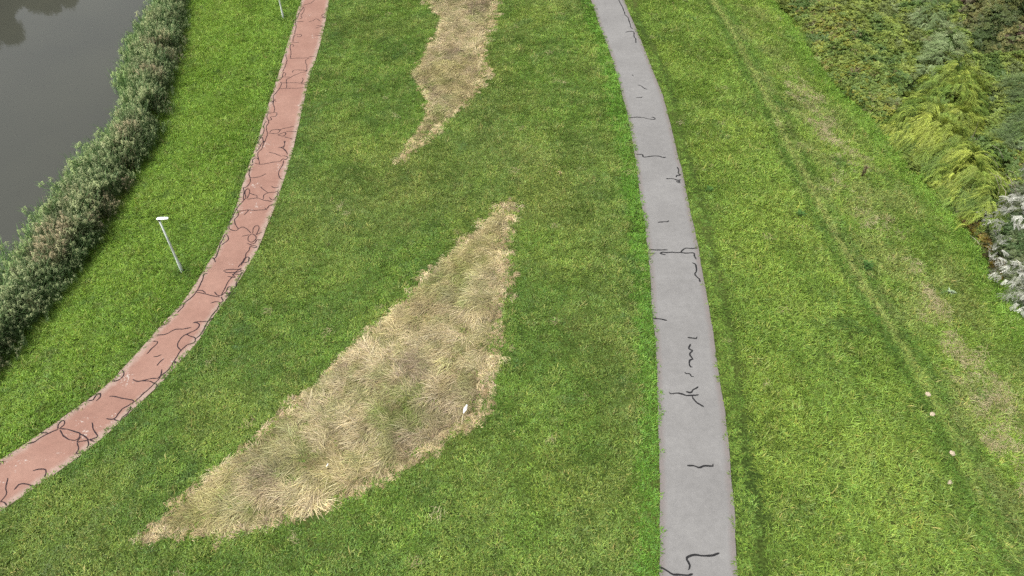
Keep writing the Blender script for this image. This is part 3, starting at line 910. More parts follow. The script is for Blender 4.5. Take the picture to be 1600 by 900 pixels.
# ------------------------------------------------------------------ stands of dry uncut grass
def dry_stand(name, P, label, seed, density=25):
    x0, y0 = P.min(0); x1, y1 = P.max(0)
    x, y, r = jitter_points(x0 - .2, x1 + .2, y0 - .2, y1 + .2, density, seed)
    dd = dist_to(np.vstack([P, P[:1]]), x, y)
    ins = inside(P, x + (r.random(len(x)) - .5) * 0.4 + 0.6 * (fbm(x, y, 0.9, seed + 20, 2) - .5), y + (r.random(len(x)) - .5) * 0.4 + 0.6 * (fbm(x, y, 0.9, seed + 21, 2) - .5))
    x, y, dd = x[ins], y[ins], dd[ins]
    n = len(x)
    z = ground(x, y)
    f1, f2, f3 = fbm(x, y, 2.2, seed + 1), fbm(x, y, 0.8, seed + 2), fbm(x, y, 4.0, seed + 3)
    rim = np.exp(-(dd / 0.75) ** 2)
    straw, pale, mauve, green, gold = (0.42, 0.335, 0.185), (0.54, 0.455, 0.28), (0.26, 0.20, 0.145), (0.19, 0.245, 0.065), (0.42, 0.36, 0.15)
    f4 = fbm(x, y, 0.38, seed + 12, 2)
    c = lerp(straw, pale, np.clip(0.5 + (f2 - 0.5) * 1.5 + (f4 - 0.5) * 2.0, 0, 1))
    k = (1 - rim) * sstep(0.50, 0.66, f1)
    k = k * 0.62 + 0.3 * (1 - rim) * sstep(0.5, 0.7, f4)
    c = c * (1 - k[:, None]) + np.array(mauve) * k[:, None]
    k = (1 - 0.9 * rim) * (0.06 + 0.34 * sstep(0.45, 0.63, fbm(x, y, 2.6, seed + 7)) + 0.4 * sstep(0.50, 0.64, fbm(x, y, 0.6, seed + 8)))
    c = c * (1 - k[:, None]) + np.array(green) * k[:, None]
    k = (1 - rim) * 0.4 * sstep(0.45, 0.6, f3)
    c = c * (1 - k[:, None]) + np.array(gold) * k[:, None]
    k = rim * (r.random(n) < 0.35)
    c = c * (1 - 0.5 * k[:, None]) + np.array((0.46, 0.345, 0.18)) * 0.5 * k[:, None]
    c *= (0.72 + 0.40 * r.random(n))[:, None] * (0.42 + 1.16 * f4)[:, None]
    # stems lie the way wind and rain pushed them
    flow = 3.35 + 3.0 * (fbm(x, y, 4.5, seed + 9) - 0.5) + 4.2 * (fbm(x, y, 1.1, seed + 10, 2) - 0.5)
    yaw = flow + r.normal(0, 0.45, n) + rim * r.normal(0, 1.0, n)
    up = rim > 0.45 + 0.3 * (f2 - 0.5)
    s = 0.22 + 0.45 * f2 + 0.95 * f4 + 0.15 * r.random(n)
    rt = np.stack([np.zeros(n), -0.1 + r.normal(0, 0.12, n), yaw], 1)
    # keep the outline tidy: rim stems bend back over the stand
    cx_, cy_ = P.mean(0)
    g = 0.25
    ddx = dist_to(np.vstack([P, P[:1]]), x + g, y) - dd
    ddy = dist_to(np.vstack([P, P[:1]]), x, y + g) - dd
    inward = np.arctan2(ddy, ddx)
    rt[up, 2] = inward[up] + r.normal(0, 0.9, up.sum())
    prots_low = [lodged_tuft(36, 0.22, 0.36, 0.80, 0.018, 0.60, 0.62) for _ in range(4)]
    prots_up = [lodged_tuft(38, 0.17, 0.36, 0.72, 0.018, 1.9, 0.75) for _ in range(4)]
    xyz = np.stack([x, y, z], 1)
    e = empty(name, (0, 0, 0))
    tag(e, label, "dry grass", kind="stuff")
    tag(scatter("lodged_stems", prots_low, M_straw, xyz[~up], rt[~up], s[~up], c[~up], e), kind="stuff")
    L = np.vstack([P, P[:1]])
    sl_ = np.concatenate([[0], np.cumsum(np.linalg.norm(np.diff(L, axis=0), axis=1))])
    ns = int(sl_[-1] / 0.085)
    t_ = np.sort(r.random(ns)) * sl_[-1]
    bx, by = np.interp(t_, sl_, L[:, 0]), np.interp(t_, sl_, L[:, 1])
    b0 = dist_to(L, bx, by)
    gxn = np.where(inside(P, bx + .15, by), 1.0, 0.0) - np.where(inside(P, bx - .15, by), 1.0, 0.0)
    gyn = np.where(inside(P, bx, by + .15), 1.0, 0.0) - np.where(inside(P, bx, by - .15), 1.0, 0.0)
    ang = np.arctan2(gyn, gxn)
    step = 0.08 + 1.0 * r.random(ns) ** 1.3
    bx, by = bx + np.cos(ang) * step, by + np.sin(ang) * step
    clump = fbm(bx, by, 0.9, seed + 30, 2)
    keep_ = inside(P, bx, by) & (clump > 0.43)
    bx, by, ang, clump = bx[keep_], by[keep_], ang[keep_], clump[keep_]
    nb_ = len(bx)
    tc = lerp((0.42, 0.31, 0.17), (0.60, 0.485, 0.295), r.random(nb_)) * (0.75 + 0.45 * r.random(nb_))[:, None]
    tussock = [lodged_tuft(44, 0.13, 0.45, 0.85, 0.020, 2.4, 0.9) for _ in range(4)]
    tag(scatter("rim_tussocks", tussock, M_straw, np.stack([bx, by, ground(bx, by)], 1),
                np.stack([np.zeros(nb_), r.normal(0, .15, nb_), ang + r.normal(0, 1.3, nb_)], 1), 0.45 + 1.25 * clump * (0.6 + 0.6 * r.random(nb_)), tc, e), kind="stuff")
    tag(scatter("standing_rim", prots_up, M_straw, xyz[up], rt[up], s[up] * (0.75 + 0.6 * f2[up]), c[up], e), kind="stuff")

dry_stand("dry_grass", dry_near, "large sickle shaped patch of flattened straw coloured grass nearest the camera", 41)
dry_stand("dry_grass", dry_far, "smaller wavy patch of dry straw grass at the top of the picture", 61)

# straw litter right of the trodden track
def straw_litter():
    zones = [(poly_on_ground([(1235, 110), (1262, 130), (1290, 160), (1320, 205), (1345, 240), (1362, 262), (1340, 275), (1310, 250), (1280, 225), (1250, 190), (1232, 150)]), 7.0),
             (poly_on_ground([(1270, 250), (1330, 290), (1390, 330), (1420, 380), (1440, 430), (1410, 430), (1370, 380), (1320, 330), (1280, 290)]), 2.2),
             (poly_on_ground([(1425, 440), (1450, 450), (1500, 500), (1560, 590), (1600, 650), (1640, 720), (1640, 830), (1600, 810), (1560, 740), (1515, 650), (1470, 560), (1440, 490)]), 7.0)]
    X, Y = [], []
    for P, den in zones:
        x, y, r = jitter_points(P[:, 0].min(), P[:, 0].max(), P[:, 1].min(), P[:, 1].max(), den * 2.0, 71)
        de = dist_to(np.vstack([P, P[:1]]), x, y)
        m = inside(P, x + 3 * (fbm(x, y, 2, 76) - .5), y + 3 * (fbm(x, y, 2, 77) - .5)) & (fbm(x, y, 1.3, 72) + 0.35 * (r.random(len(x)) - 0.5) - 0.16 * sstep(1.3, 0.0, de) > 0.445)
        X.append(x[m]); Y.append(y[m])
    # stray straws all over the slope
    x, y, r = jitter_points(-14, 22, 12, 66, 0.03, 73)
    m = ~((x > x_at(grey_l, y) - 0.4) & (x < x_at(grey_r, y) + 0.4)) & (x > x_at(red_r, y) + 1)
    X.append(x[m]); Y.append(y[m])
    x, y = np.concatenate(X), np.concatenate(Y)
    n = len(x)
    r = np.random.default_rng(74)
    c = lerp((0.38, 0.31, 0.17), (0.54, 0.47, 0.29), r.random(n))
    pro = []
    for _ in range(5):
        V, F, T = [], [], []
        for _ in range(16):
            a = pr.normal(0, 0.6); b = pr.normal(0, 0.16, 2)
            strip_blade(V, F, T, (b[0] - .2, b[1], 0.09 + 0.07 * pr.random()), (math.cos(a), math.sin(a), 0.25 * pr.random()), 0.25 + 0.3 * pr.random(), 0.012, 0.08, pr.normal(1, .15), 2)
        pro.append((V, F, T))
    rt = np.stack([np.zeros(n), np.zeros(n), 6.28 * fbm(x, y, 3, 75) + r.normal(0, 0.8, n)], 1)
    o = scatter("straw", pro, M_straw, np.stack([x, y, ground(x, y)], 1), rt, 0.5 + 0.6 * r.random(n), c)
    tag(o, "loose dry straw lying on the grass beside the trodden track", "straw", kind="stuff")
straw_litter()

# ------------------------------------------------------------------ reed belt
def reed_proto():
    V, F, T = [], [], []
    for _ in range(5):
        a = pr.random() * 6.28; r = 0.42 * math.sqrt(pr.random())
        bx, by = r * math.cos(a), r * math.sin(a)
        h = 1.15 + 0.8 * pr.random()
        lx, ly = 0.30 + pr.normal(0, 0.12), pr.normal(0, 0.14)
        top = Vector((bx + lx, by + ly, h))
        bot = Vector((bx, by, 0))
        sv = Vector((0.008, 0.006, 0))
        i = len(V); V += [bot - sv, bot + sv, top]; T += [(1.0, 0.9, 0.8)] * 3; F.append((i, i + 1, i + 2))
        for k in range(8):
            f = 0.30 + 0.68 * k / 8
            p = bot.lerp(top, f)
            az = k * 2.4 + pr.normal(0, 0.5)
            d = (math.cos(az) * 0.45 + 0.35, math.sin(az) * 0.45, 1.0)
            g = pr.normal(1, 0.14)
            strip_blade(V, F, T, p, d, 0.46 + 0.34 * pr.random(), 0.027, 0.20, (g, g, g), 3)
        if pr.random() < 0.55:                       # drooping brown plume
            for k in range(9):
                az = pr.normal(0, 0.7)
                strip_blade(V, F, T, top + Vector((0, 0, -0.14 + 0.03 * k)), (math.cos(az), math.sin(az), 0.9), 0.22, 0.035, 0.6, (1.95, 1.45, 1.7), 2)
    return V, F, T
belt = np.vstack([reed_out_s, reed_in_s[::-1]])
x, y, r = jitter_points(belt[:, 0].min(), belt[:, 0].max(), belt[:, 1].min(), belt[:, 1].max(), 13, 81)
m = inside(belt, x + (r.random(len(x)) - .5) * 0.9, y + (r.random(len(x)) - .5) * 0.9)
m &= fbm(x, y, 1.1, 82) > 0.33
x, y = x[m], y[m]
n = len(x)
d_out, d_in = dist_to(reed_out_s, x, y), dist_to(reed_in_s, x, y)
f = fbm(x, y, 2.5, 83); f2 = fbm(x, y, 0.9, 84)
c = lerp((0.095, 0.165, 0.062), (0.18, 0.275, 0.11), np.clip(0.5 + (f2 - .5) * 2, 0, 1))
k = sstep(0.5, 0.68, f) * sstep(0.3, 2.0, d_out) * 0.55
c = c * (1 - k[:, None]) + np.array((0.22, 0.20, 0.12)) * k[:, None]
k = sstep(1.2, 0.2, d_out) * 0.45
c = c * (1 - k[:, None]) + np.array((0.15, 0.30, 0.075)) * k[:, None]
c *= (0.8 + 0.4 * r.random(n))[:, None]
hh = 0.62 + 0.72 * f2 + 0.22 * r.random(n)
hh *= 0.36 + 0.64 * sstep(0.0, 1.7, d_in)
rt = np.stack([np.zeros(n), 0.05 + r.normal(0, 0.12, n), -0.5 + 2.6 * (f - .5) + r.normal(0, 0.8, n)], 1)
o = scatter("reeds", [reed_proto() for _ in range(7)], M_reed, np.stack([x, y, np.maximum(ground(x, y), WATER_Z - 0.5)], 1), rt, hh, c)
tag(o, "belt of tall green reeds with brown plumes along the water", "reeds", kind="stuff")
# dead straw-coloured reed stalks pushing out of the belt
def dead_reeds():
    cen = [(105, 285), (118, 300), (135, 290), (95, 305), (60, 385), (70, 350), (12, 425), (85, 330), (150, 275), (20, 470)]
    pts, r = [], np.random.default_rng(86)
    for (a, b) in cen:
        x, y, z = spot(a, b, 1.0)
        for _ in range(7):
            pts.append((x + r.normal(0, .5), y + r.normal(0, .7)))
    q = at_frac(reed_out_s, r.random(170)); q2 = at_frac(reed_in_s, r.random(170))
    for k in range(170):
        j = np.argmin(((q2 - q[k]) ** 2).sum(1)); f_ = 0.1 + 0.75 * r.random()
        pts.append(tuple(q[k] * (1 - f_) + q2[j] * f_))
    p = np.array(pts); n = len(p)
    pro = []
    for _ in range(4):
        V, F, T = [], [], []
        for _ in range(5):
            b = pr.normal(0, .16, 2)
            strip_blade(V, F, T, (b[0], b[1], 0), (0.28 + pr.normal(0, .12), pr.normal(0, .15), 1), 1.7 + .5 * pr.random(), 0.024, 0.05, pr.normal(1, .12), 4)
        pro.append((V, F, T))
    o = scatter("dead_reeds", pro, M_straw, np.stack([p[:, 0], p[:, 1], ground(p[:, 0], p[:, 1])], 1),
                np.stack([np.zeros(n), np.zeros(n), r.normal(-0.6, .8, n)], 1), 0.85 + .25 * r.random(n), lerp((0.34, 0.28, 0.17), (0.44, 0.38, 0.25), r.random(n)))
    tag(o, "pale dead reed stalks standing among the green reeds", "reeds", kind="stuff")
dead_reeds()

# ------------------------------------------------------------------ brush on the right
def bramble_spray():
    V, F, T = [], [], []
    for _ in range(7):
        a = pr.random() * 6.28
        d = Vector((math.cos(a), math.sin(a), 0.7))
        p = Vector((0, 0, -0.1))
        for k in range(5):
            p = p + d * 0.075
            d = (d + Vector((0, 0, -0.22))).normalized()
            for s in (-1, 0, 1):
                az = a + s * 1.1 + pr.normal(0, .3)
                g = pr.normal(1, .18)
                leaf_quad(V, F, T, p, (math.cos(az), math.sin(az), pr.normal(0.15, .3)), 0.09 + 0.05 * pr.random(), 0.075, (g, g, g))
    return V, F, T

def feather_spray(length=0.75, leaf=0.085, wide=0.028, twigs=5, pairs=12, droop=0.13):
    V, F, T = [], [], []
    for t_ in range(twigs):
        az0 = pr.normal(0, 0.5)
        d = Vector((math.cos(az0), math.sin(az0), 0.55 + pr.normal(0, .25)))
        p = Vector((0, 0, 0)) + Vector((0, pr.normal(0, .08), pr.normal(0, .05)))
        gg = pr.normal(1, .15)
        for k in range(pairs):
            p = p + d.normalized() * (length / pairs)
            d = (d.normalized() + Vector((0, 0, -droop)))
            for s in (-1, 1):
                az = az0 + s * 0.9
                g = gg * pr.normal(1, .12)
                leaf_quad(V, F, T, p, (math.cos(az), math.sin(az), d.z * 0.6 + pr.normal(0, .2)), leaf * (1.1 - 0.5 * k / pairs), wide, (g, g, g))
    return V, F, T

def fine_spray(n_leaf=60, rad=0.38, leaf=0.13, wide=0.022):
    V, F, T = [], [], []
    for _ in range(n_leaf):
        u = pr.normal(0, 1, 3); u /= np.linalg.norm(u)
        if u[2] < -0.3: u[2] *= -1
        p = u * rad * pr.random() ** 0.5
        g = pr.normal(1, .17)
        leaf_quad(V, F, T, p, u + pr.normal(0, .35, 3) + np.array((0, 0, .3)), leaf * (0.7 + .6 * pr.random()), wide, (g, g, g))
    return V, F, T

def mound(P, x, y, H, soft, seed, wl_=2.4):
    dd = dist_to(np.vstack([P, P[:1]]), x, y)
    return H * np.clip(dd / (soft * 1.35), 0.02, 1.0) ** 0.7 * (0.25 + 1.45 * fbm(x, y, wl_, seed, 2)), dd

def mound_foliage(name, P, H, soft, density, protos, mat, colour, seed, size=1.0, tilt_out=0.7, parent=None, fill=True, wl_=2.4, ragged=1.6, keep_out=None):
    x, y, r = jitter_points(P[:, 0].min(), P[:, 0].max(), P[:, 1].min(), P[:, 1].max(), density, seed)
    m = inside(P, x + ragged * (fbm(x, y, 2.6, seed + 5) - .5), y + ragged * (fbm(x, y, 2.6, seed + 6) - .5))
    if keep_out is not None:
        m &= ~inside(keep_out, x, y)
    x, y = x[m], y[m]
    h, dd = mound(P, x, y, H, soft, seed, wl_)
    g = 0.15
    hx = (mound(P, x + g, y, H, soft, seed, wl_)[0] - h) / g
    hy = (mound(P, x, y + g, H, soft, seed, wl_)[0] - h) / g
    sl = np.clip(np.hypot(hx, hy), 0, 3)
    out = np.arctan2(-hy, -hx)
    n = len(x)
    c = colour(x, y, h, dd, r)
    tilt = tilt_out * np.arctan(sl) + r.normal(0, 0.22, n)
    xyz = np.stack([x, y, ground(x, y) + h * (0.9 + 0.12 * r.random(n))], 1)
    rt = np.stack([r.normal(0, .15, n), tilt, out + r.normal(0, 0.45, n)], 1)
    s = size * (0.75 + 0.5 * r.random(n))
    if fill:                                       # inner layers, so that gaps open on twilight and not on bare soil
        xs, rs, ss, cs = [xyz], [rt], [s], [c]
        for f_ in (0.62, 0.3):
            q = r.random(n) < 0.6
            z2 = xyz[q].copy(); z2[:, 2] = ground(x[q], y[q]) + h[q] * f_ * (0.8 + .4 * r.random(q.sum()))
            z2[:, :2] += r.normal(0, .2, (q.sum(), 2))
            xs.append(z2); rs.append(rt[q] + r.normal(0, .3, (q.sum(), 3))); ss.append(s[q]); cs.append(c[q])
        xyz, rt, s, c = np.vstack(xs), np.vstack(rs), np.concatenate(ss), np.vstack(cs)
    return tag(scatter(name, protos, mat, xyz, rt, s, c, parent), kind="stuff")

def stems(P, H, n_, seed, mat, parent, r0=0.03, spread=1.2):
    """bare woody stems rising from the root area, one mesh per stem"""
    r = np.random.default_rng(seed)
    c = P.mean(0)
    for k in range(n_):
        t_ = r.random()
        q = P[r.integers(len(P))] * 0.45 * t_ + c * (1 - 0.45 * t_)
        x, y = q
        z = float(ground(x, y))
        a = r.random() * 6.28
        pts, rad = [], []
        for i in range(5):
            f_ = i / 4
            pts.append((x + math.cos(a) * spread * f_ ** 1.4, y + math.sin(a) * spread * f_ ** 1.4, z - 0.05 + H * 0.85 * f_ ** 0.85))
            rad.append(r0 * (1 - 0.75 * f_))
        v, f = tube(pts, rad, 5)
        mesh_obj("stem", v, f, mat, parent, True)

def shrub(name, label, cat, pix, H, soft, density, protos, colour, seed, size=1.0, tilt=0.7, bark=None, n_stems=5, wl_=2.4, ragged=4.5):
    P = poly_on_ground(pix, 0.5)
    c = P.mean(0)
    e = empty(name, (0, 0, 0))
    tag(e, label, cat)
    mound_foliage("foliage", P, H, soft, density, protos, M_leaf, colour, seed, size, tilt, e, True, wl_, ragged)
    stems(P, H, n_stems, seed + 1, bark or M_bark, e)
    return e, P

def mix_cols(cols, seed, wl_, bright=0.25):
    def f(x, y, h, dd, r):
        t_ = np.clip(0.5 + (fbm(x, y, wl_, seed) - 0.5) * 2.6 + (fbm(x, y, wl_ * .25, seed + 4) - 0.5) * 0.8, 0, 0.999) * (len(cols) - 1)
        i = t_.astype(int); q = (t_ - i)[:, None]
        C = np.array(cols)
        c = C[i] * (1 - q) + C[i + 1] * q
        return c * (1 - bright / 2 + bright * r.random(len(x)))[:, None]
    return f

def bramble_cols(x, y, h, dd, r):
    c = mix_cols([(0.09, 0.15, 0.038), (0.16, 0.225, 0.052), (0.24, 0.295, 0.06), (0.13, 0.165, 0.05)], 91, 2.0)(x, y, h, dd, r)
    u = r.random(len(x))
    near = sstep(5.0, 1.5, dd)
    for lo, hi, k in ((0, .14, (0.34, 0.33, 0.05)), (.14, .17, (0.32, 0.21, 0.04)), (.17, .20, (0.20, 0.09, 0.06)), (.20, .25, (0.22, 0.16, 0.09))):
        q = (u >= lo) & (u < hi) & (near + 0.35 * r.random(len(x)) > 0.45)
        c[q] = c[q] * 0.55 + np.array(k) * 0.45
    return c

bramble_px = [(1190, -55, .2), (1216, -5, .2), (1240, 24, .2), (1262, 58, .2), (1290, 106, .2), (1325, 146, .2), (1360, 176, .2), (1388, 206, .2), (1420, 240, .2), (1460, 285, .2), (1500, 330, .3), (1545, 345, .8), (1600, 300, 1), (1660, 260, 1), (1700, 60, 1), (1690, -60, 1)]
yellow_base = mix_cols([(0.115, 0.182, 0.034), (0.205, 0.275, 0.048), (0.36, 0.41, 0.075), (0.155, 0.23, 0.042)], 95, 1.3, 0.6)
def yellow_cols(x, y, h, dd, r):
    c = yellow_base(x, y, h, dd, r)
    k = 0.3 * sstep(0.54, 0.68, fbm(x, y, 2.2, 98))[:, None]
    return c * (1 - k) + np.array((0.11, 0.19, 0.045)) * k
_, yellow_P = shrub("yellow_shrub", "sprawling yellow green feathery shrub at the edge of the mown grass", "shrub",
      [(1385, 203, .2), (1410, 232, .2), (1440, 262, .2), (1470, 297, .2), (1500, 330, .2), (1520, 355, .3), (1568, 350, 1.0), (1590, 300, 1.8), (1588, 245, 2.2), (1548, 212, 2.2), (1535, 190, 2.2), (1565, 160, 2.2), (1560, 116, 2.2), (1505, 90, 2.0), (1440, 102, 1.6), (1405, 150, 1.3), (1385, 178, .8)],
      2.5, 2.0, 13, [feather_spray(0.95, 0.10, 0.036, 5, 13, 0.12) for _ in range(5)], yellow_cols, 96, 1.1, 0.9, None, 7, 1.6, 1.0)

P = poly_on_ground(bramble_px, 0.5)
o = mound_foliage("bramble", P, 1.35, 1.6, 12, [bramble_spray() for _ in range(5)], M_leaf, bramble_cols, 92, 1.0, keep_out=yellow_P)
tag(o, "dark green bramble thicket with yellow and red leaves along the grass", "bramble")

shrub("grey_green_shrub", "soft grey green willow scrub behind the bramble at the top", "shrub",
      [(1415, -55, 2), (1418, 10, 2), (1440, 50, 2), (1432, 100, 2), (1490, 108, 2), (1535, 95, 2), (1520, 60, 2), (1498, 25, 2), (1490, -55, 2)],
      2.6, 2.2, 9, [feather_spray(0.7, 0.12, 0.035, 5, 9, 0.08) for _ in range(4)], mix_cols([(0.10, 0.17, 0.05), (0.135, 0.20, 0.075), (0.21, 0.285, 0.115), (0.28, 0.35, 0.165), (0.19, 0.19, 0.09)], 101, 2.2), 102, 1.15, 0.6, None, 6)

shrub("blue_green_shrub", "blue green fine leaved willow scrub at the right picture edge", "shrub",
      [(1555, 100, 1.8), (1590, 96, 1.8), (1670, 105, 1.8), (1680, 250, 1.8), (1605, 258, 1.8), (1565, 240, 1.6), (1548, 205, 1.6), (1555, 165, 1.6), (1560, 130, 1.6)],
      2.3, 2.0, 9, [feather_spray(0.7, 0.12, 0.035, 5, 9, 0.08) for _ in range(4)], mix_cols([(0.13, 0.20, 0.05), (0.095, 0.145, 0.052), (0.15, 0.21, 0.08), (0.20, 0.265, 0.108), (0.12, 0.18, 0.05)], 104, 2.0), 105, 1.1, 0.6, None, 6)

P = poly_on_ground([(1540, 58, .5), (1600, 62, .5), (1680, 60, .5), (1680, 118, .5), (1600, 115, .5), (1550, 100, .5)], 0.5)
o = mound_foliage("nettles", P, 0.7, 1.0, 16, [bramble_spray() for _ in range(3)], M_leaf, mix_cols([(0.07, 0.21, 0.036), (0.119, 0.308, 0.045), (0.098, 0.252, 0.036)], 107, 1.2), 108, 0.85)
tag(o, "bright green nettles in the hollow before the dark tree", "nettles")

shrub("dark_tree", "dark brown green tree crown in the upper right corner", "tree",
      [(1480, -70, 3.2), (1500, -10, 3.2), (1515, 25, 3.2), (1540, 48, 3.2), (1580, 58, 3.0), (1690, 55, 3.0), (1700, -70, 3.2)],
      4.2, 2.6, 10, [bramble_spray() for _ in range(4)], mix_cols([(0.064, 0.096, 0.031), (0.12, 0.136, 0.042), (0.176, 0.168, 0.058), (0.08, 0.12, 0.038), (0.136, 0.096, 0.067)], 110, 2.4), 111, 1.25, 0.7, None, 6, 3.0)

P = poly_on_ground([(1500, 330, .2), (1520, 358, .1), (1545, 395, .1), (1568, 440, .1), (1582, 420, .6), (1572, 370, .7), (1555, 335, .8), (1525, 320, .6)], 0.5)
o = mound_foliage("bramble", P, 0.75, 1.1, 16, [bramble_spray() for _ in range(3)], M_leaf, mix_cols([(0.06, 0.085, 0.025), (0.12, 0.065, 0.035), (0.22, 0.17, 0.03), (0.09, 0.075, 0.035), (0.07, 0.10, 0.03)], 113, 0.9), 114, 0.75)
tag(o, "small bramble clump with red brown and yellow leaves beside the silver bush", "bramble")

shrub("dark_green_shrub", "dark green bush under the silvery leaves at the right edge", "shrub",
      [(1553, 320, 1.2), (1566, 380, .6), (1572, 435, .2), (1600, 482, .2), (1660, 545, .2), (1700, 400, 1.6), (1690, 260, 1.6), (1590, 258, 1.6), (1570, 290, 1.6)],
      1.8, 1.5, 13, [bramble_spray() for _ in range(4)], mix_cols([(0.051, 0.093, 0.038), (0.088, 0.128, 0.054), (0.128, 0.152, 0.067), (0.072, 0.12, 0.042)], 116, 1.5), 117, 0.85, 0.7, None, 6)

silver = mix_cols([(0.24, 0.25, 0.20), (0.43, 0.435, 0.375), (0.56, 0.56, 0.50), (0.17, 0.19, 0.12)], 119, 0.8, 0.4)
e1, P1 = shrub("silver_shrub", "upper of two silvery white leaved bushes, with bare twigs", "shrub",
      [(1556, 300, 2.3), (1566, 330, 2.2), (1600, 350, 2.1), (1660, 360, 2.1), (1670, 170, 2.5), (1602, 200, 2.5), (1588, 270, 2.4)],
      2.5, 0.9, 8, [feather_spray(0.55, 0.085, 0.032, 5, 10, 0.06) for _ in range(4)], silver, 120, 0.85, 0.9, M_pale_bark, 5, 1.0)
e2, P2 = shrub("silver_shrub", "lower silvery white leaved bush at the right picture edge", "shrub",
      [(1566, 430, 1.5), (1574, 395, 1.7), (1598, 378, 1.8), (1660, 380, 1.8), (1670, 520, 1.3), (1605, 486, 1.1), (1578, 462, 1.2)],
      1.9, 0.9, 9, [feather_spray(0.55, 0.085, 0.032, 5, 10, 0.06) for _ in range(4)], silver, 123, 0.85, 0.9, M_pale_bark, 4, 1.0)
# bare pale twigs sticking out of the upper silver bush
r = np.random.default_rng(125)
for k in range(10):
    a, b = 1562 + r.random() * 36, 235 + r.random() * 80
    x, y, z = (float(q) for q in spot(a, b, 2.0))
    an, up = r.normal(2.6, .7), 0.35 + 0.5 * r.random()
    L = 0.7 + 0.8 * r.random()
    pts = [(x, y, z + 1.7), (x + math.cos(an) * L * .5, y + math.sin(an) * L * .5, z + 1.9 + up * L * .5), (x + math.cos(an + .3) * L, y + math.sin(an + .3) * L, z + 1.95 + up * L * .8)]
    v, f = tube(pts, [0.018, 0.012, 0.005], 5)
    mesh_obj("twig", v, f, M_pale_bark, e1, True)

# ------------------------------------------------------------------ lamp posts
def lamp_post(x, y, label, rz, height=4.15):
    z = float(ground(x, y))
    e = empty("lamp_post", (x, y, z), rz)
    tag(e, label, "lamp post", "lamp posts beside the red path")
    prof = [(-0.3, 0.078), (0.02, 0.088), (0.9, 0.085), (0.96, 0.070), (2.2, 0.062), (height, 0.050)]
    v, f = tube([(0, 0, a) for a, _ in prof], [b for _, b in prof], 16)
    mesh_obj("pole", v, f, M_galv, e, True)
    bm = bmesh.new(); bmesh.ops.create_cube(bm, size=1)
    bmesh.ops.scale(bm, vec=(0.012, 0.085, 0.34), verts=bm.verts); bmesh.ops.translate(bm, vec=(0.0860, 0, 0.55), verts=bm.verts)
    bmesh.ops.bevel(bm, geom=bm.edges[:], offset=0.004, segments=1)
    bm_obj("service_door", bm, M_galv, e)
    v, f = tube([(0, 0, height - 0.08), (0, 0, height + 0.05)], [0.068, 0.068], 14)
    mesh_obj("spigot", v, f, M_dark, e, True)
    # flat tapered luminaire reaching out over the path (+X)
    bm = bmesh.new()
    secs = [(-0.10, 0.07, 0.030), (-0.06, 0.10, 0.050), (0.16, 0.115, 0.058), (0.42, 0.11, 0.048), (0.53, 0.09, 0.036), (0.56, 0.06, 0.020)]
    rings = []
    for sx, hw, hh_ in secs:
        ring = []
        for k in range(12):
            t_ = 2 * math.pi * k / 12
            cy, cz = math.copysign(abs(math.cos(t_)) ** 0.45, math.cos(t_)), math.copysign(abs(math.sin(t_)) ** 0.6, math.sin(t_))
            ring.append(bm.verts.new((sx, cy * hw, height + 0.075 + cz * hh_ * (1.0 if cz > 0 else 0.6))))
        rings.append(ring)
    for a, b in zip(rings[:-1], rings[1:]):
        for k in range(12):
            bm.faces.new((a[k], a[(k + 1) % 12], b[(k + 1) % 12], b[k]))
    bm.faces.new(rings[0][::-1]); bm.faces.new(rings[-1])
    head = bm_obj("lamp_head", bm, M_white, e, True)
    bm = bmesh.new(); bmesh.ops.create_cube(bm, size=1)
    bmesh.ops.scale(bm, vec=(0.34, 0.15, 0.02), verts=bm.verts); bmesh.ops.translate(bm, vec=(0.28, 0, height + 0.037), verts=bm.verts)
    bmesh.ops.bevel(bm, geom=bm.edges[:], offset=0.006, segments=1)
    bm_obj("lens", bm, M_glass, head)
    return e
lx, ly, lz = (float(q) for q in spot(285, 425))
lamp_post(lx, ly, "grey lamp post with white head between reeds and red path", R(4))
lx, ly, lz = (float(q) for q in spot(443, 29))
lamp_post(lx, ly, "far lamp post cut off by the top edge beside the red path", R(-8))

# ------------------------------------------------------------------ litter, mole hills, weeds
def litter(px, py, size, label, seed, lift):
    x, y, z = (float(q) for q in spot(px, py, lift))
    r = np.random.default_rng(seed)
    bm = bmesh.new()
    m = 8
    g = [[bm.verts.new(((i / m - .5) * size * 0.55, (j / m - .5) * size * 1.5, 0)) for j in range(m + 1)] for i in range(m + 1)]
    for i in range(m):
        for j in range(m):
            bm.faces.new((g[i][j], g[i + 1][j], g[i + 1][j + 1], g[i][j + 1]))
    for v in bm.verts:                             # crumple and fold
        k = abs(v.co.y) / size
        v.co.x = v.co.x * (1.05 - 0.95 * k) + 0.25 * size * (v.co.y / size)
        v.co.z = 0.5 * size * (float(vnoise(v.co.x + seed, v.co.y, size * .4, 2)) - .5) + 0.10 * size * math.cos(v.co.x / size * 9)
    o = bm_obj("litter", bm, M_paper, None)
    so = o.modifiers.new("paper_thickness", 'SOLIDIFY'); so.thickness = 0.003
    o.location = (x, y, z + lift)
    o.rotation_euler = (R(18), R(-8), R(-10))
    tag(o, label, "litter")
litter(727, 639, 0.29, "crumpled white plastic scrap on the straw grass near its right side", 3, 0.42)
litter(511, 727, 0.12, "tiny white scrap in the middle of the lower straw grass", 5, 0.40)

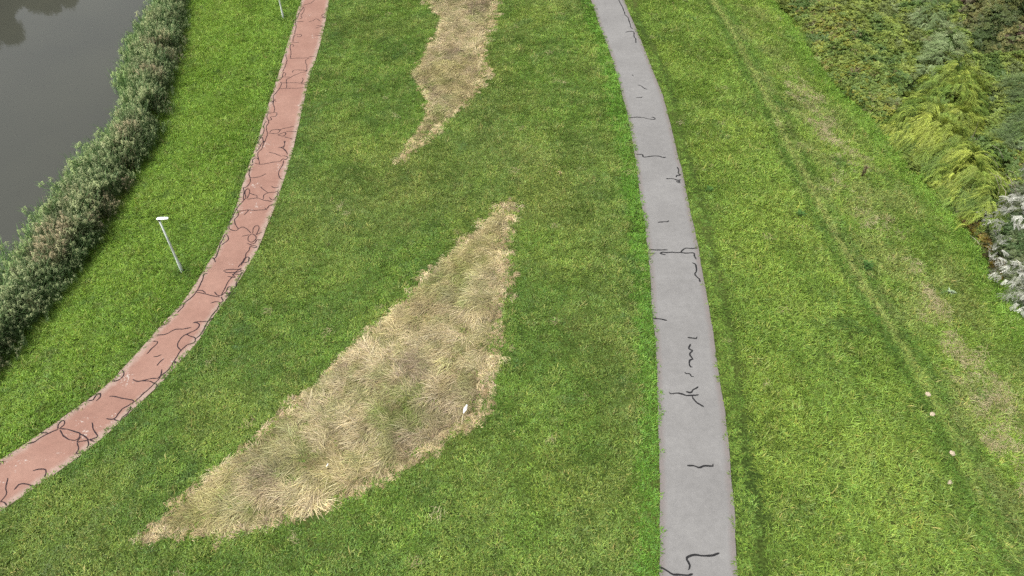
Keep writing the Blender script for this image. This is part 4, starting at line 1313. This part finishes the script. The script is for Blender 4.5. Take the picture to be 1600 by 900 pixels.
def molehill(px, py, size, label, seed):
    x, y, z = (float(q) for q in spot(px, py))
    r = np.random.default_rng(seed)
    bm = bmesh.new()
    bmesh.ops.create_icosphere(bm, subdivisions=3, radius=size)
    for v in bm.verts:
        k = 0.75 + 0.5 * float(vnoise(v.co.x * 1.0 + 3 * seed, v.co.y + v.co.z * .7, size * .45, 4))
        v.co.x *= k; v.co.y *= k; v.co.z *= 0.5 * k
    o = bm_obj("molehill", bm, M_sand, None, True)
    o.location = (x, y, z + 0.05); o.rotation_euler = (0, 0, r.random() * 6)
    tag(o, label, "molehill", "sandy molehills along the trodden track")
for k, (a, b, s, lab) in enumerate([(1449, 617, .14, "pale sandy molehill on the track, farthest of the row"), (1456, 648, .13, "second pale sandy molehill on the track, just below the farthest"),
                                    (1487, 709, .13, "sandy molehill on the track below the upper pair"), (1483, 755, .12, "nearest brownish sandy molehill left of the trodden track")]):
    molehill(a, b, s, lab, k + 1)

def weed(px, py, label, cols, h, rad, nl, seed, leaf=(0.2, 0.07), stalks=4, brown=False):
    """broad-leaved plant: each stalk a part, leaves as one part"""
    global pr
    x, y, z = (float(q) for q in spot(px, py))
    e = empty("weed", (x, y, z))
    tag(e, label, "weed")
    r = np.random.default_rng(seed)
    V, F, T = [], [], []
    tops = []
    for k in range(stalks):
        a = r.random() * 6.28; q = rad * 0.6 * r.random()
        p = [(0.03 * math.cos(a), 0.03 * math.sin(a), -.03), (q * .5 * math.cos(a), q * .5 * math.sin(a), h * .5), (q * math.cos(a), q * math.sin(a), h * (0.75 + .3 * r.random()))]
        v, f = tube(p, [0.012, 0.009, 0.004], 5)
        mesh_obj("stalk", v, f, M_bark, e, True)
        tops.append(p)
    for k in range(nl):
        p = tops[r.integers(len(tops))]
        t_ = r.random()
        b = Vector(p[0]).lerp(Vector(p[2]), t_)
        a = r.random() * 6.28
        leaf_quad(V, F, T, b, (math.cos(a), math.sin(a), 0.5 * r.random()), leaf[0] * (0.6 + .8 * r.random()), leaf[1], 1.0)
    me_ = mesh_obj("leaves", V, F, cols, e)
    tag(me_, kind="stuff")
W_dark = plain_mat("dock_leaf", (0.055, 0.12, 0.026), .6, 0, .3, 4, spec=0.1)
W_dead = plain_mat("dead_dock", (0.10, 0.065, 0.04), .9, 0, .5, 9, spec=0.1)
W_pale = plain_mat("pale_leaf", (0.30, 0.38, 0.24), .7, 0, .25, 6, spec=0.1)
weed(1346, 276, "tall dead brown dock plant standing alone in the straw", W_dead, 0.95, 0.35, 110, 131, (0.12, 0.05), 8)
weed(1355, 420, "dark green dock rosette right of the trodden track", W_dark, 0.28, 0.5, 60, 132, (0.3, 0.1), 6)
weed(1250, 336, "dark green dock rosette left of the trodden track", W_dark, 0.25, 0.45, 45, 133, (0.28, 0.1), 5)
weed(1484, 458, "pale grey green thistle in the straw litter", W_pale, 0.25, 0.3, 34, 134, (0.22, 0.07), 4)
weed(1107, 298, "dark weed at the rut right of the grey path", W_dark, 0.22, 0.35, 40, 135, (0.24, 0.08), 5)
W_dry = plain_mat("dry_stalk_leaf", (0.46, 0.36, 0.18), .9, 0, .2, 9, spec=0.1)
weed(875, 274, "lone straw coloured stalk on the green slope beside the grey path", W_dry, 0.45, 0.12, 14, 136, (0.2, 0.03), 3)
# a fallen pale stick by the brush
x0, y0, z0 = (float(q) for q in spot(1515, 370)); x1, y1, z1 = (float(q) for q in spot(1533, 389))
v, f = tube([(x0, y0, z0 + .1), ((x0 + x1) / 2 + .05, (y0 + y1) / 2, (z0 + z1) / 2 + .16), (x1, y1, z1 + .08)], [.022, .02, .012], 6)
tag(mesh_obj("stick", v, f, M_pale_bark, None, True), "pale fallen stick at the foot of the red brown bramble", "stick")

# ------------------------------------------------------------------ trees on the far bank, seen mirrored in the water
def far_tree(px, py, tall_, rad, label, seed):
    """the crown top's mirror image shows at (px, py)"""
    x, y = (float(q) for q in on_plane(px, py, WATER_Z))
    el = math.atan2(CAM_H - WATER_Z, math.hypot(x, y))
    u = np.array([x, y]) / math.hypot(x, y)
    q = np.array([x, y]) + u * tall_ / math.tan(el)
    base = WATER_Z + 0.3
    e = empty("bank_tree", (q[0], q[1], base))
    tag(e, label, "tree")
    r = np.random.default_rng(seed)
    v, f = tube([(0, 0, -1.5), (0.1, 0, tall_ * .3), (0, .2, tall_ * .7)], [0.3, .22, .08], 8)
    mesh_obj("trunk", v, f, M_bark, e, True)
    n = 2600
    lob = np.column_stack([r.normal(0, rad * .45, 14), r.normal(0, rad * .45, 14), tall_ * (0.45 + 0.42 * r.random(14))])
    lob[0] = (0, 0, tall_ * .88)
    lr = rad * (0.3 + .2 * r.random(14))
    i = r.integers(0, 14, n)
    d = r.normal(0, 1, (n, 3)); d /= np.linalg.norm(d, axis=1)[:, None]
    p = lob[i] + d * (lr[i] * r.random(n) ** .4)[:, None]
    c = lerp((0.05, 0.06, 0.02), (0.10, 0.085, 0.03), r.random(n))
    o = scatter("crown", [fine_spray(40, .45, .2, .09) for _ in range(3)], M_leaf, p, r.normal(0, .6, (n, 3)), 0.8 + .5 * r.random(n), c, e)
    tag(o, kind="stuff")
far_tree(20, 62, 11.0, 3.6, "tree on the far bank mirrored in the upper left corner of the water", 141)
far_tree(82, 17, 12.5, 3.4, "second tree on the far bank mirrored at the top edge of the water", 142)
